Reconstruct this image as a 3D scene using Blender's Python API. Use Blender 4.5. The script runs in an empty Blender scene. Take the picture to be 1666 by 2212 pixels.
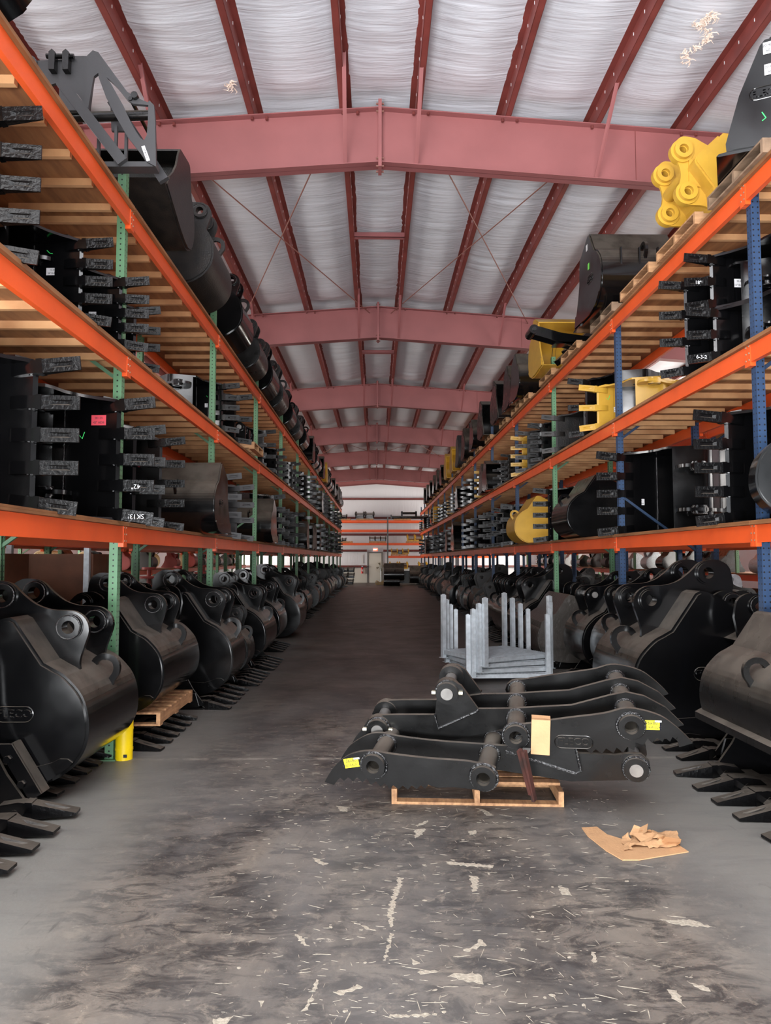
import bpy, math, random
from mathutils import Vector, Matrix, noise
from mathutils.geometry import tessellate_polygon
R = math.radians
C = bpy.context.scene.collection
sc = bpy.context.scene
rnd = random.Random(7)

# ------------------------------------------------------------------ camera, light, exposure
EYE = 1.765
F, PW, PH = 1600.0, 1666.0, 2212.0
cam_d = bpy.data.cameras.new('camera'); cam = bpy.data.objects.new('camera', cam_d); C.objects.link(cam)
cam_d.sensor_fit = 'VERTICAL'; cam_d.sensor_height = 36; cam_d.lens = 36*F/PH
cam_d.clip_start = .05; cam_d.clip_end = 200
cam.location = (0, 0, EYE)
cam.rotation_euler = (R(90+3.612), 0, R(-0.7505))
sc.camera = cam
w = bpy.data.worlds.new('world'); sc.world = w; w.use_nodes = True
w.node_tree.nodes['Background'].inputs[0].default_value = (.86, .93, 1, 1)
w.node_tree.nodes['Background'].inputs[1].default_value = .35
sc.view_settings.view_transform = 'Standard'; sc.view_settings.look = 'None'
sc.view_settings.exposure = 0.74; sc.view_settings.gamma = 1

def area(name, loc, target, sx, sy, power, col=(1, 1, 1)):
    l = bpy.data.lights.new(name, 'AREA'); l.shape = 'RECTANGLE'; l.size = sx; l.size_y = sy
    l.energy = power; l.color = col
    o = bpy.data.objects.new(name, l); C.objects.link(o); o.location = loc
    o.rotation_euler = (Vector(target)-Vector(loc)).to_track_quat('-Z', 'Y').to_euler()
    return o
# daylight through the open loading door behind the photographer
area('door_daylight', (-1.2, -3.6, 2.5), (0, 9, 2.5), 6.5, 3.6, 60, (.90, .95, 1))
# sunlit apron outside throwing light up through the door onto the roof
area('apron_bounce', (-1.4, -2.2, .35), (-.6, -.2, 3.2), 8.5, 3.2, 2000, (.95, .97, 1))
# added front fill lamp, high above the loading door, for rafters and roof
area('transom_daylight', (-1.6, -3.7, 6.2), (.4, 8.5, 7.0), 9.0, 1.3, 600, (1, .98, .98))
# added overhead fill lamp above and behind the photographer, no panel in the roof
area('overhead_fill', (.2, -1.2, 7.1), (.2, .2, 0), 5.5, 5.0, 330, (.96, .98, 1))
# added lamps along the side walls for unseen doors, to light the roof
for k, yy in enumerate((6, 20, 34, 48)):
    area('side_fill', (-12.6, yy, 3.2), (-5, yy, 6.0), 7, 5, (600, 560, 460, 420)[k], (1, .97-.02*k, .93-.05*k))
    area('side_fill', (12.6, yy, 3.2), (5, yy, 6.0), 7, 5, (600, 560, 460, 420)[k], (1, .97-.02*k, .93-.05*k))
# added lamps high on the side walls, grazing the roof to brighten it
for k, yy in enumerate((9, 21, 33, 46)):
    area('high_side_fill', (-12.8, yy, 5.5), (0, yy, 7.9), 10.5, 1.0, (430, 330, 260, 240)[k], (1, .98-.03*k, .96-.06*k))
    area('high_side_fill', (12.8, yy, 5.5), (0, yy, 7.9), 10.5, 1.0, (430, 330, 260, 240)[k], (1, .98-.03*k, .96-.06*k))
area('cross_aisle_daylight', (-11, 50.6, 2.6), (4, 50.2, 2.4), 4, 4, 420, (1, .95, .86))
area('cross_aisle_daylight', (11.5, 50.6, 2.6), (-4, 50.2, 2.4), 4, 4, 420, (1, .95, .86))

# ------------------------------------------------------------------ materials
def lin(c): return tuple(((v/12.92) if v <= .04045 else ((v+.055)/1.055)**2.4) for v in (x/255 for x in c))
MATS = {}
def mat(name, col, rough=.5, metal=0, noise_amt=0, nscale=6, bump=0, bscale=60, col2=None, spec=.5, coat=0, emit=None, stretch=(1, 1, 1), rvar=0):
    if name in MATS: return MATS[name]
    m = bpy.data.materials.new(name); m.use_nodes = True; nt = m.node_tree; n = nt.nodes; L = nt.links
    b = n['Principled BSDF']; c = lin(col)+(1,)
    b.inputs['Base Color'].default_value = c; b.inputs['Roughness'].default_value = rough; b.inputs['Metallic'].default_value = metal
    b.inputs['Specular IOR Level'].default_value = spec
    if coat: b.inputs['Coat Weight'].default_value = coat; b.inputs['Coat Roughness'].default_value = .12
    if emit: b.inputs['Emission Color'].default_value = lin(col)+(1,); b.inputs['Emission Strength'].default_value = emit
    if noise_amt or bump or rvar:
        tc = n.new('ShaderNodeTexCoord'); mp = n.new('ShaderNodeMapping'); mp.inputs['Scale'].default_value = stretch
        L.new(tc.outputs['Object'], mp.inputs[0])
    if noise_amt or rvar:
        t = n.new('ShaderNodeTexNoise'); t.inputs['Scale'].default_value = nscale; t.inputs['Detail'].default_value = 6
        L.new(mp.outputs[0], t.inputs['Vector'])
    if noise_amt:
        r = n.new('ShaderNodeValToRGB'); r.color_ramp.elements[0].position = .35; r.color_ramp.elements[1].position = .68
        r.color_ramp.elements[0].color = c
        c2 = lin(col2)+(1,) if col2 else tuple(v*(1-noise_amt) for v in c[:3])+(1,)
        r.color_ramp.elements[1].color = c2
        L.new(t.outputs[0], r.inputs[0]); L.new(r.outputs[0], b.inputs['Base Color'])
    if rvar:
        mr = n.new('ShaderNodeMapRange'); mr.inputs[1].default_value = .3; mr.inputs[2].default_value = .7
        mr.inputs[3].default_value = rough-rvar; mr.inputs[4].default_value = rough+rvar
        L.new(t.outputs[0], mr.inputs[0]); L.new(mr.outputs[0], b.inputs['Roughness'])
    if bump:
        t2 = n.new('ShaderNodeTexNoise'); t2.inputs['Scale'].default_value = bscale; t2.inputs['Detail'].default_value = 3
        L.new(mp.outputs[0], t2.inputs['Vector'])
        bp = n.new('ShaderNodeBump'); bp.inputs['Strength'].default_value = bump; bp.inputs['Distance'].default_value = .01
        L.new(t2.outputs[0], bp.inputs['Height']); L.new(bp.outputs[0], b.inputs['Normal'])
    MATS[name] = m; return m
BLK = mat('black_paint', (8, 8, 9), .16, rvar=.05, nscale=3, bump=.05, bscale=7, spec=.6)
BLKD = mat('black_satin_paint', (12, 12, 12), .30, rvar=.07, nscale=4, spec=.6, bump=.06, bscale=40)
WELD = mat('weld_bead_paint', (20, 21, 23), .10, bump=1.0, bscale=90, spec=1.0)
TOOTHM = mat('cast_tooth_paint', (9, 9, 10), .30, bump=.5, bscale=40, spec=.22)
GREY = mat('charcoal_paint', (58, 58, 60), .5, bump=.1, bscale=30)
YEL = mat('yellow_paint', (200, 156, 56), .34, noise_amt=.12, nscale=5, bump=.05)
YELP = mat('yellow_plastic', (250, 215, 10), .4)
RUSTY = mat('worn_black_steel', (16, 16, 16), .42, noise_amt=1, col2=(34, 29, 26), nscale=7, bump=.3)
ORG = mat('orange_paint', (226, 88, 36), .38, noise_amt=.12, nscale=3, bump=.05, bscale=20)
RED = mat('red_oxide_primer', (146, 88, 88), .5, noise_amt=.12, nscale=2.2, bump=.06, bscale=25)
REDD = mat('red_oxide_purlin', (112, 52, 48), .5, noise_amt=.3, nscale=4, bump=.05)
GALV = mat('galvanised_steel', (198, 205, 210), .42, metal=.4, noise_amt=.25, nscale=14, bump=.1)
ROD = mat('rusty_rod', (120, 74, 64), .6)
PINE = mat('pine_lumber', (196, 150, 104), .7, noise_amt=1, col2=(160, 112, 72), nscale=3, stretch=(1, 1, 1), bump=.2, bscale=30)
PLY = mat('plywood', (150, 102, 62), .72, noise_amt=1, col2=(112, 72, 42), nscale=2.2, stretch=(5, .8, 1), bump=.15, bscale=12)
PALW = mat('pallet_wood', (190, 146, 104), .75, noise_amt=1, col2=(146, 106, 74), nscale=5, bump=.3, bscale=40, stretch=(1, 5, 5))
PALG = mat('weathered_pallet_wood', (150, 124, 100), .8, noise_amt=1, col2=(105, 84, 66), nscale=6, bump=.3)
REDW = mat('red_stained_lumber', (84, 42, 34), .7, noise_amt=1, col2=(40, 26, 22), nscale=14, stretch=(1, 1, .3))
CARD = mat('cardboard', (196, 154, 112), .8, noise_amt=.12, nscale=8, bump=.25, bscale=50)
PAPER = mat('white_paper', (214, 214, 216), .7)
REDP = mat('red_paper', (214, 70, 84), .7)
YELS = mat('yellow_sticker', (240, 225, 40), .6)
INK = mat('dark_ink', (40, 40, 45), .7)
CHALK = mat('white_chalk', (225, 228, 232), .8)
GRN_M = mat('green_marker', (60, 225, 110), .6)
ORG_M = mat('orange_marker', (205, 130, 80), .6)
PIN = mat('bare_steel_pin', (175, 172, 168), .38, metal=.85, noise_amt=.3, nscale=10)
BOLT = mat('zinc_bolt', (190, 185, 165), .35, metal=.8)
DARK = mat('dark_hole', (12, 12, 12), .8)
WHITE = mat('white_door_paint', (205, 203, 196), .5)
EXITM = mat('exit_sign_red', (255, 60, 30), .5, emit=2.0)
EXITW = mat('exit_sign_white', (255, 225, 190), .5, emit=3.0)
EXTR = mat('extinguisher_red', (200, 25, 30), .3)
PLAS = mat('plastic_wrap', (70, 66, 62), .3, bump=.9, bscale=14, spec=.7)
SCRAP = mat('pale_floor_scraps', (176, 168, 152), .85, noise_amt=.3, nscale=60, bump=.4)
FLUFF = mat('insulation_fluff', (226, 205, 190), .9)
BOXB = mat('brown_board', (122, 78, 56), .7, noise_amt=.35, nscale=3)
IRON = mat('red_cast_iron', (130, 40, 36), .5)
HOSE = mat('cream_hose', (214, 200, 160), .5)

def add_dust_sheen(m, amt=.85):
    """brown dust on upward faces, with bright roof reflection painted in"""
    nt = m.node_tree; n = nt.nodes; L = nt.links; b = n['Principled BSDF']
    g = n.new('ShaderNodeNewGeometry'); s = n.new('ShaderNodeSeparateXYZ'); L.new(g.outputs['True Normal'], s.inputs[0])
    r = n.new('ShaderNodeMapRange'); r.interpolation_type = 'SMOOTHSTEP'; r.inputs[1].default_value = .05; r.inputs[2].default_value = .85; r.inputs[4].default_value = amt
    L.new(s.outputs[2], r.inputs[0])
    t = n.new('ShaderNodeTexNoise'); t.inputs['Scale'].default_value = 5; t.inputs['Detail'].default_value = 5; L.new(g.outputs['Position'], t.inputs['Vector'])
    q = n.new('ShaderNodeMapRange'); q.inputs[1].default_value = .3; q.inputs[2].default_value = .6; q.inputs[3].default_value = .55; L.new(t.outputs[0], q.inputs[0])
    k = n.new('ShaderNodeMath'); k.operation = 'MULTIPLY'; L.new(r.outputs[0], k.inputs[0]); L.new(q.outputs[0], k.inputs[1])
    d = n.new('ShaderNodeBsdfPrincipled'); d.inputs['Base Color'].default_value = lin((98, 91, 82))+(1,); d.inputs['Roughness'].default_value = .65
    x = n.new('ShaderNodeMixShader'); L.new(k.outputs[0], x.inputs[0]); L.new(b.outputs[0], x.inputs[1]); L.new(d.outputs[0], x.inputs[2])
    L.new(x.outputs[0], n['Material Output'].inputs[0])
for m_ in (BLK, BLKD, TOOTHM, RUSTY): add_dust_sheen(m_)  # taupe tops: dust plus mirrored roof light put into the colour

def holes_mat(name, col, slots=False):
    m = mat(name, col, .45, noise_amt=.12, nscale=5)
    nt = m.node_tree; n = nt.nodes; L = nt.links; b = n['Principled BSDF']
    tc = n.new('ShaderNodeTexCoord'); sp = n.new('ShaderNodeSeparateXYZ'); L.new(tc.outputs['Object'], sp.inputs[0])
    def M(op, a, b_=None, v=None):
        q = n.new('ShaderNodeMath'); q.operation = op
        L.new(a, q.inputs[0])
        if b_ is not None: L.new(b_, q.inputs[1])
        elif v is not None: q.inputs[1].default_value = v
        return q.outputs[0]
    zz = M('MULTIPLY', M('SUBTRACT', M('FRACT', M('MULTIPLY', sp.outputs[2], v=1/.0508)), v=.5), v=.0508)
    z2 = M('POWER', M('ABSOLUTE', zz), v=2)
    def dots(co, off):
        y2 = M('POWER', M('ABSOLUTE', M('SUBTRACT', M('ABSOLUTE', co), v=off)), v=2)
        return M('LESS_THAN', M('SQRT', M('ADD', z2, y2)), v=.0075)
    a = dots(sp.outputs[0], .0 if not slots else .022)
    geo = n.new('ShaderNodeNewGeometry'); ns = n.new('ShaderNodeSeparateXYZ'); L.new(tc.outputs['Normal'], ns.inputs[0])
    fy = M('GREATER_THAN', M('ABSOLUTE', ns.outputs[1]), v=.7); fx = M('GREATER_THAN', M('ABSOLUTE', ns.outputs[0]), v=.7)
    bb = dots(sp.outputs[1], .022)
    msk = M('ADD', M('MULTIPLY', a, fy), M('MULTIPLY', bb, fx))
    mx = n.new('ShaderNodeMix'); mx.data_type = 'RGBA'
    old = b.inputs['Base Color'].links[0].from_socket
    L.new(msk, mx.inputs[0]); L.new(old, mx.inputs[6]); mx.inputs[7].default_value = (.006, .006, .006, 1)
    L.new(mx.outputs[2], b.inputs['Base Color'])
    return m
GREENP = holes_mat('green_punched_post', (98, 142, 106))
BLUEP = holes_mat('blue_punched_post', (42, 66, 98), True)
GREENB = mat('green_brace_paint', (84, 120, 92), .45)
BLUEB = mat('blue_brace_paint', (38, 58, 84), .45)

def insulation_mat(name, axis):
    m = bpy.data.materials.new(name); m.use_nodes = True; n = m.node_tree.nodes; L = m.node_tree.links; b = n['Principled BSDF']
    b.inputs['Roughness'].default_value = .42; b.inputs['Specular IOR Level'].default_value = .45
    tc = n.new('ShaderNodeTexCoord'); mp = n.new('ShaderNodeMapping'); L.new(tc.outputs['Object'], mp.inputs[0])
    mp.inputs['Scale'].default_value = (.9, 9, 1) if axis == 'y' else (7, 1, .5)
    t = n.new('ShaderNodeTexNoise'); t.inputs['Scale'].default_value = 1.2; t.inputs['Detail'].default_value = 5; t.inputs['Distortion'].default_value = .6
    L.new(mp.outputs[0], t.inputs[0])
    t3 = n.new('ShaderNodeTexNoise'); t3.inputs['Scale'].default_value = 3.2; t3.inputs['Detail'].default_value = 3; t3.inputs['Distortion'].default_value = .3
    L.new(mp.outputs[0], t3.inputs[0])
    ad = n.new('ShaderNodeMath'); ad.operation = 'MULTIPLY_ADD'; L.new(t3.outputs[0], ad.inputs[0]); ad.inputs[1].default_value = .35; L.new(t.outputs[0], ad.inputs[2])
    bp = n.new('ShaderNodeBump'); bp.inputs['Strength'].default_value = .5; bp.inputs['Distance'].default_value = .03
    L.new(ad.outputs[0], bp.inputs['Height']); L.new(bp.outputs[0], b.inputs['Normal'])
    t2 = n.new('ShaderNodeTexNoise'); t2.inputs['Scale'].default_value = .35; L.new(tc.outputs['Object'], t2.inputs[0])
    r = n.new('ShaderNodeValToRGB'); r.color_ramp.elements[0].color = lin((204, 205, 212))+(1,); r.color_ramp.elements[1].color = lin((222, 224, 231))+(1,)
    L.new(t2.outputs[0], r.inputs[0]); L.new(r.outputs[0], b.inputs['Base Color'])
    return m
INS = insulation_mat('white_vinyl_insulation', 'y'); INSW = insulation_mat('white_vinyl_wall', 'x')

def floor_mat():
    m = bpy.data.materials.new('worn_concrete'); m.use_nodes = True; n = m.node_tree.nodes; L = m.node_tree.links; b = n['Principled BSDF']
    tc = n.new('ShaderNodeTexCoord')
    def tex(scale, detail, mscale=(1, 1, 1), rough=.6, dist=0):
        mp = n.new('ShaderNodeMapping'); mp.inputs['Scale'].default_value = mscale; L.new(tc.outputs['Object'], mp.inputs[0])
        t = n.new('ShaderNodeTexNoise'); t.inputs['Scale'].default_value = scale; t.inputs['Detail'].default_value = detail
        t.inputs['Roughness'].default_value = rough; t.inputs['Distortion'].default_value = dist; L.new(mp.outputs[0], t.inputs[0]); return t.outputs[0]
    def ramp(src, p0, p1, c0=(0, 0, 0, 1), c1=(1, 1, 1, 1)):
        r = n.new('ShaderNodeValToRGB'); r.color_ramp.elements[0].position = p0; r.color_ramp.elements[1].position = p1
        r.color_ramp.elements[0].color = c0; r.color_ramp.elements[1].color = c1; L.new(src, r.inputs[0]); return r.outputs[0]
    def mix(f, a, b_, mode='MIX'):
        x = n.new('ShaderNodeMix'); x.data_type = 'RGBA'; x.blend_type = mode
        if isinstance(f, float): x.inputs[0].default_value = f
        else: L.new(f, x.inputs[0])
        for s, i in ((a, 6), (b_, 7)):
            if isinstance(s, tuple): x.inputs[i].default_value = s
            else: L.new(s, x.inputs[i])
        return x.outputs[2]
    def math_(op, a, b_):
        x = n.new('ShaderNodeMath'); x.operation = op
        for s, i in ((a, 0), (b_, 1)):
            if isinstance(s, (int, float)): x.inputs[i].default_value = s
            else: L.new(s, x.inputs[i])
        return x.outputs[0]
    sp = n.new('ShaderNodeSeparateXYZ'); L.new(tc.outputs['Object'], sp.inputs[0])
    cl = lin((128, 127, 122))+(1,); dk = lin((74, 72, 71))+(1,); br = lin((122, 115, 106))+(1,); bk = lin((44, 44, 46))+(1,)
    worn = mix(ramp(tex(1.1, 8, (1, .8, 1), .65, .4), .38, .62), dk, br)
    worn = mix(math_('MULTIPLY', ramp(tex(2.2, 9, (.8, 1.6, 1), .7, .6), .50, .66), .75), worn, bk)
    worn = mix(math_('MULTIPLY', ramp(tex(5.5, 10, (.6, 1.3, 1), .75, .8), .49, .58), .75), worn, lin((46, 45, 46))+(1,))
    worn = mix(math_('MULTIPLY', ramp(tex(8, 10, (.9, 1.0, 1), .78, .5), .54, .64), .55), worn, lin((150, 140, 126))+(1,))
    worn = mix(math_('MULTIPLY', ramp(tex(.55, 4, (1.6, .8, 1), .5, .5), .42, .62), .42), worn, lin((126, 125, 123))+(1,))
    # edge of the traffic lane
    edge = math_('ADD', math_('ABSOLUTE', math_('SUBTRACT', sp.outputs[0], .12), 0), math_('MULTIPLY', math_('SUBTRACT', tex(.7, 4), .5), .9))
    lane = ramp(edge, .0, 1.0)
    er = n.new('ShaderNodeMapRange'); er.inputs[1].default_value = 1.35; er.inputs[2].default_value = 2.0; L.new(edge, er.inputs[0])
    cl2 = mix(math_('MULTIPLY', ramp(tex(4, 9, (.4, 1.4, 1), .72, .6), .48, .66), .4), cl, lin((98, 98, 98))+(1,))
    col = mix(er.outputs[0], worn, cl2)
    # far part of the aisle is darker and browner
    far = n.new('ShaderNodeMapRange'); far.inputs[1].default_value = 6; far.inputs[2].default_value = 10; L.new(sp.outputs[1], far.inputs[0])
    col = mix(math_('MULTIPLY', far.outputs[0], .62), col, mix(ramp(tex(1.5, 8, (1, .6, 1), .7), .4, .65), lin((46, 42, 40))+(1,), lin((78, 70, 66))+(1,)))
    # fine speckle and small pale flecks
    fl = ramp(tex(22, 6, (.45, 1, 1), .82, 1.4), .635, .66)
    dens = ramp(tex(1.3, 3), .42, .60)
    fl = math_('MULTIPLY', math_('MULTIPLY', fl, dens), math_('SUBTRACT', 1.0, math_('MULTIPLY', far.outputs[0], .85)))
    fl = math_('MULTIPLY', fl, math_('SUBTRACT', 1.0, math_('MULTIPLY', er.outputs[0], .8)))
    col = mix(fl, col, lin((196, 188, 172))+(1,))
    sc_ = ramp(tex(7, 8, (.25, 1.6, 1), .75, .5), .60, .72)
    col = mix(math_('MULTIPLY', sc_, .35), col, lin((160, 155, 148))+(1,))
    sc2 = ramp(tex(9, 8, (1.4, .3, 1), .7, .8), .62, .74)
    col = mix(math_('MULTIPLY', sc2, .5), col, bk)
    # saw-cut joint
    jd = math_('ABSOLUTE', math_('SUBTRACT', sp.outputs[1], 6.68), 0)
    jr = n.new('ShaderNodeMapRange'); jr.inputs[1].default_value = .012; jr.inputs[2].default_value = .05; jr.inputs[3].default_value = 1; jr.inputs[4].default_value = 0; L.new(jd, jr.inputs[0])
    jm = math_('MULTIPLY', jr.outputs[0], ramp(tex(3, 6), .45, .6))
    col = mix(math_('MULTIPLY', jm, .6), col, lin((170, 164, 154))+(1,))
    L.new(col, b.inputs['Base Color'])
    rr = n.new('ShaderNodeMapRange'); rr.inputs[3].default_value = .32; rr.inputs[4].default_value = .62; L.new(tex(1.7, 6), rr.inputs[0]); L.new(rr.outputs[0], b.inputs['Roughness'])
    bp = n.new('ShaderNodeBump'); bp.inputs['Strength'].default_value = .25; bp.inputs['Distance'].default_value = .004
    L.new(tex(40, 6), bp.inputs['Height']); L.new(bp.outputs[0], b.inputs['Normal'])
    return m
FLOOR = floor_mat()

# ------------------------------------------------------------------ mesh helpers
class MB:
    def __init__(s): s.v = []; s.f = []; s.mi = []; s.cur = 0
    def add(s, vs, fs):
        o = len(s.v); s.v += [tuple(v) for v in vs]; s.f += [tuple(i+o for i in f) for f in fs]; s.mi += [s.cur]*len(fs); return s
    def box(s, a, b, M=None):
        x0, y0, z0 = a; x1, y1, z1 = b
        vs = [Vector(p) for p in ((x0,y0,z0),(x1,y0,z0),(x1,y1,z0),(x0,y1,z0),(x0,y0,z1),(x1,y0,z1),(x1,y1,z1),(x0,y1,z1))]
        if M: vs = [M @ v for v in vs]
        return s.add(vs, [(0,3,2,1),(4,5,6,7),(0,1,5,4),(1,2,6,5),(2,3,7,6),(3,0,4,7)])
    def beam(s, p, q, w, h, up=(0, 0, 1)):
        p = Vector(p); q = Vector(q); d = (q-p).normalized(); u = Vector(up)
        if abs(d.dot(u)) > .98: u = Vector((0, 1, 0))
        r = d.cross(u).normalized(); u = r.cross(d)
        vs = [c+r*a*w/2+u*b*h/2 for c in (p, q) for a, b in ((-1,-1),(1,-1),(1,1),(-1,1))]
        return s.add(vs, [(0,1,2,3),(7,6,5,4),(0,4,5,1),(1,5,6,2),(2,6,7,3),(3,7,4,0)])
    def cyl(s, p, q, r, n=16, r2=None, inner=0):
        p = Vector(p); q = Vector(q); d = (q-p).normalized(); a = d.orthogonal().normalized(); b = d.cross(a)
        r2 = r if r2 is None else r2
        ring = lambda c, rr: [c+(a*math.cos(2*math.pi*i/n)+b*math.sin(2*math.pi*i/n))*rr for i in range(n)]
        if inner:
            vs = ring(p, r)+ring(q, r2)+ring(p, inner)+ring(q, inner); fs = []
            for i in range(n):
                j = (i+1) % n
                fs += [(i, j, n+j, n+i), (2*n+j, 2*n+i, 3*n+i, 3*n+j), (j, i, 2*n+i, 2*n+j), (n+i, n+j, 3*n+j, 3*n+i)]
            return s.add(vs, fs)
        vs = ring(p, r)+ring(q, r2)
        return s.add(vs, [(i, (i+1) % n, n+(i+1) % n, n+i) for i in range(n)]+[tuple(range(n))[::-1], tuple(range(n, 2*n))])
    def tube(s, pts, r, n=8, closed=False):
        pts = [Vector(p) for p in pts]; m = len(pts); vs = []; a = None
        for i, p in enumerate(pts):
            d = (pts[(i+1) % m if closed else min(i+1, m-1)]-pts[i-1 if closed else max(i-1, 0)]).normalized()
            a = d.orthogonal().normalized() if a is None else (a-d*a.dot(d)).normalized(); b = d.cross(a)
            rr = r[i] if isinstance(r, (list, tuple)) else r
            vs += [p+(a*math.cos(2*math.pi*k/n)+b*math.sin(2*math.pi*k/n))*rr for k in range(n)]
        fs = [(i*n+k, i*n+(k+1) % n, ((i+1) % m)*n+(k+1) % n, ((i+1) % m)*n+k) for i in range(m if closed else m-1) for k in range(n)]
        if not closed: fs += [tuple(range(n))[::-1], tuple(range((m-1)*n, m*n))]
        return s.add(vs, fs)
    def prism(s, loops, t0, t1, ax='y', M=None):
        """polygon (outer loop, then holes) in the plane across axis ax, extruded t0..t1"""
        if not isinstance(loops[0][0], (tuple, list)): loops = [loops]
        def P(u, v, t):
            p = {'y': (u, t, v), 'x': (t, u, v), 'z': (u, v, t)}[ax]
            return M @ Vector(p) if M else Vector(p)
        flat = [p for l in loops for p in l]; n = len(flat)
        tris = tessellate_polygon([[Vector((u, v, 0)) for u, v in l] for l in loops])
        vs = [P(u, v, t0) for u, v in flat]+[P(u, v, t1) for u, v in flat]
        fs = [tuple(t) for t in tris]+[tuple(i+n for i in t[::-1]) for t in tris]
        o = 0
        for l in loops:
            k = len(l); fs += [(o+i, o+(i+1) % k, n+o+(i+1) % k, n+o+i) for i in range(k)]; o += k
        return s.add(vs, fs)
    def mesh(s, name, mats, smooth=35):
        me = bpy.data.meshes.new(name); me.from_pydata(s.v, [], s.f)
        for m in (mats if isinstance(mats, (list, tuple)) else [mats]): me.materials.append(m)
        if any(s.mi): me.polygons.foreach_set('material_index', s.mi)
        import bmesh
        bm = bmesh.new(); bm.from_mesh(me); bmesh.ops.recalc_face_normals(bm, faces=bm.faces); bm.to_mesh(me); bm.free()
        if smooth:
            me.polygons.foreach_set('use_smooth', [True]*len(me.polygons)); me.set_sharp_from_angle(angle=R(smooth))
        return me
    def build(s, name, mats, parent=None, smooth=35):
        return link(name, s.mesh(name, mats, smooth), parent)
def link(name, me, parent=None):
    o = bpy.data.objects.new(name, me); C.objects.link(o)
    if parent: o.parent = parent; KIDS.setdefault(parent.name, []).append(o)
    return o
def tag(o, label=None, cat=None, group=None, kind=None):
    if label: o['label'] = label
    if cat: o['category'] = cat
    if group: o['group'] = group
    if kind: o['kind'] = kind
    return o
def empty(name, loc=(0, 0, 0), rz=0):
    o = bpy.data.objects.new(name, None); C.objects.link(o); o.location = loc; o.rotation_euler = (0, 0, rz); o.empty_display_size = .1
    return o
KIDS = {}
def copy_tree(o, parent=None):
    c = o.copy(); C.objects.link(c)
    if parent: c.parent = parent; KIDS.setdefault(parent.name, []).append(c)
    for k in KIDS.get(o.name, []): copy_tree(k, c)
    return c
def catmull(pts, k=5):
    out = []
    for i in range(len(pts)-1):
        p0 = pts[max(i-1, 0)]; p1 = pts[i]; p2 = pts[i+1]; p3 = pts[min(i+2, len(pts)-1)]
        for j in range(k):
            t = j/k
            out.append(tuple(.5*(2*b+(c-a)*t+(2*a-5*b+4*c-d)*t*t+(-a+3*b-3*c+d)*t**3) for a, b, c, d in zip(p0, p1, p2, p3)))
    return out+[pts[-1]]
def circ(c, r, n=16): return [(c[0]+r*math.cos(2*math.pi*i/n), c[1]+r*math.sin(2*math.pi*i/n)) for i in range(n)]
TXT = {}
def text_mesh(s, size, m, depth=.0015, bold=0):
    key = (s, size, m.name, depth)
    if key not in TXT:
        cu = bpy.data.curves.new('lettering', 'FONT'); cu.body = s; cu.size = size; cu.extrude = depth; cu.align_x = 'CENTER'; cu.align_y = 'CENTER'
        cu.offset = bold; cu.resolution_u = 3
        to = bpy.data.objects.new('tmp', cu); C.objects.link(to)
        me = bpy.data.meshes.new_from_object(to.evaluated_get(bpy.context.evaluated_depsgraph_get()))
        bpy.data.objects.remove(to); me.name = 'lettering'; me.materials.clear(); me.materials.append(m); TXT[key] = me
    return TXT[key]
def face_frame(o, origin, xdir, normal):
    """place o so its local XY plane lies with x along xdir and z along normal (parent space)"""
    x = Vector(xdir).normalized(); z = Vector(normal).normalized(); y = z.cross(x)
    M = Matrix((x, y, z)).transposed().to_4x4(); M.translation = Vector(origin); o.matrix_local = M; return o
def sticker(parent, origin, xdir, normal, w, h, m, lines, ink=INK, name='label_sticker', ts=None):
    st = MB().box((-w/2, -h/2, 0), (w/2, h/2, .0015)).build(name, m, parent, 0); face_frame(st, origin, xdir, normal)
    for i, l in enumerate(lines):
        t = link('lettering', text_mesh(l, ts[i] if ts else h*.3, ink), st); t.location = (0, h*(.5-(i+.62)/(len(lines)+.2)), .0016)
    return st
def stroke(parent, origin, xdir, normal, pts, wd, m, name):
    mb = MB(); mb.tube([(x, y, 0) for x, y in pts], wd, 5); o = mb.build(name, m, parent); face_frame(o, origin, xdir, normal); o.scale = (1, 1, .3); return o
_U = ['first', 'second', 'third', 'fourth', 'fifth', 'sixth', 'seventh', 'eighth', 'ninth']
ORD = _U+['tenth', 'eleventh', 'twelfth', 'thirteenth', 'fourteenth', 'fifteenth', 'sixteenth', 'seventeenth', 'eighteenth', 'nineteenth']
for _t in ('twent', 'thirt', 'fort', 'fift', 'sixt'): ORD += [_t+'ieth']+[_t+'y-'+q for q in _U]
COUNT = {}
def nth(key):
    COUNT[key] = COUNT.get(key, -1)+1; return ORD[COUNT[key]]

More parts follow.
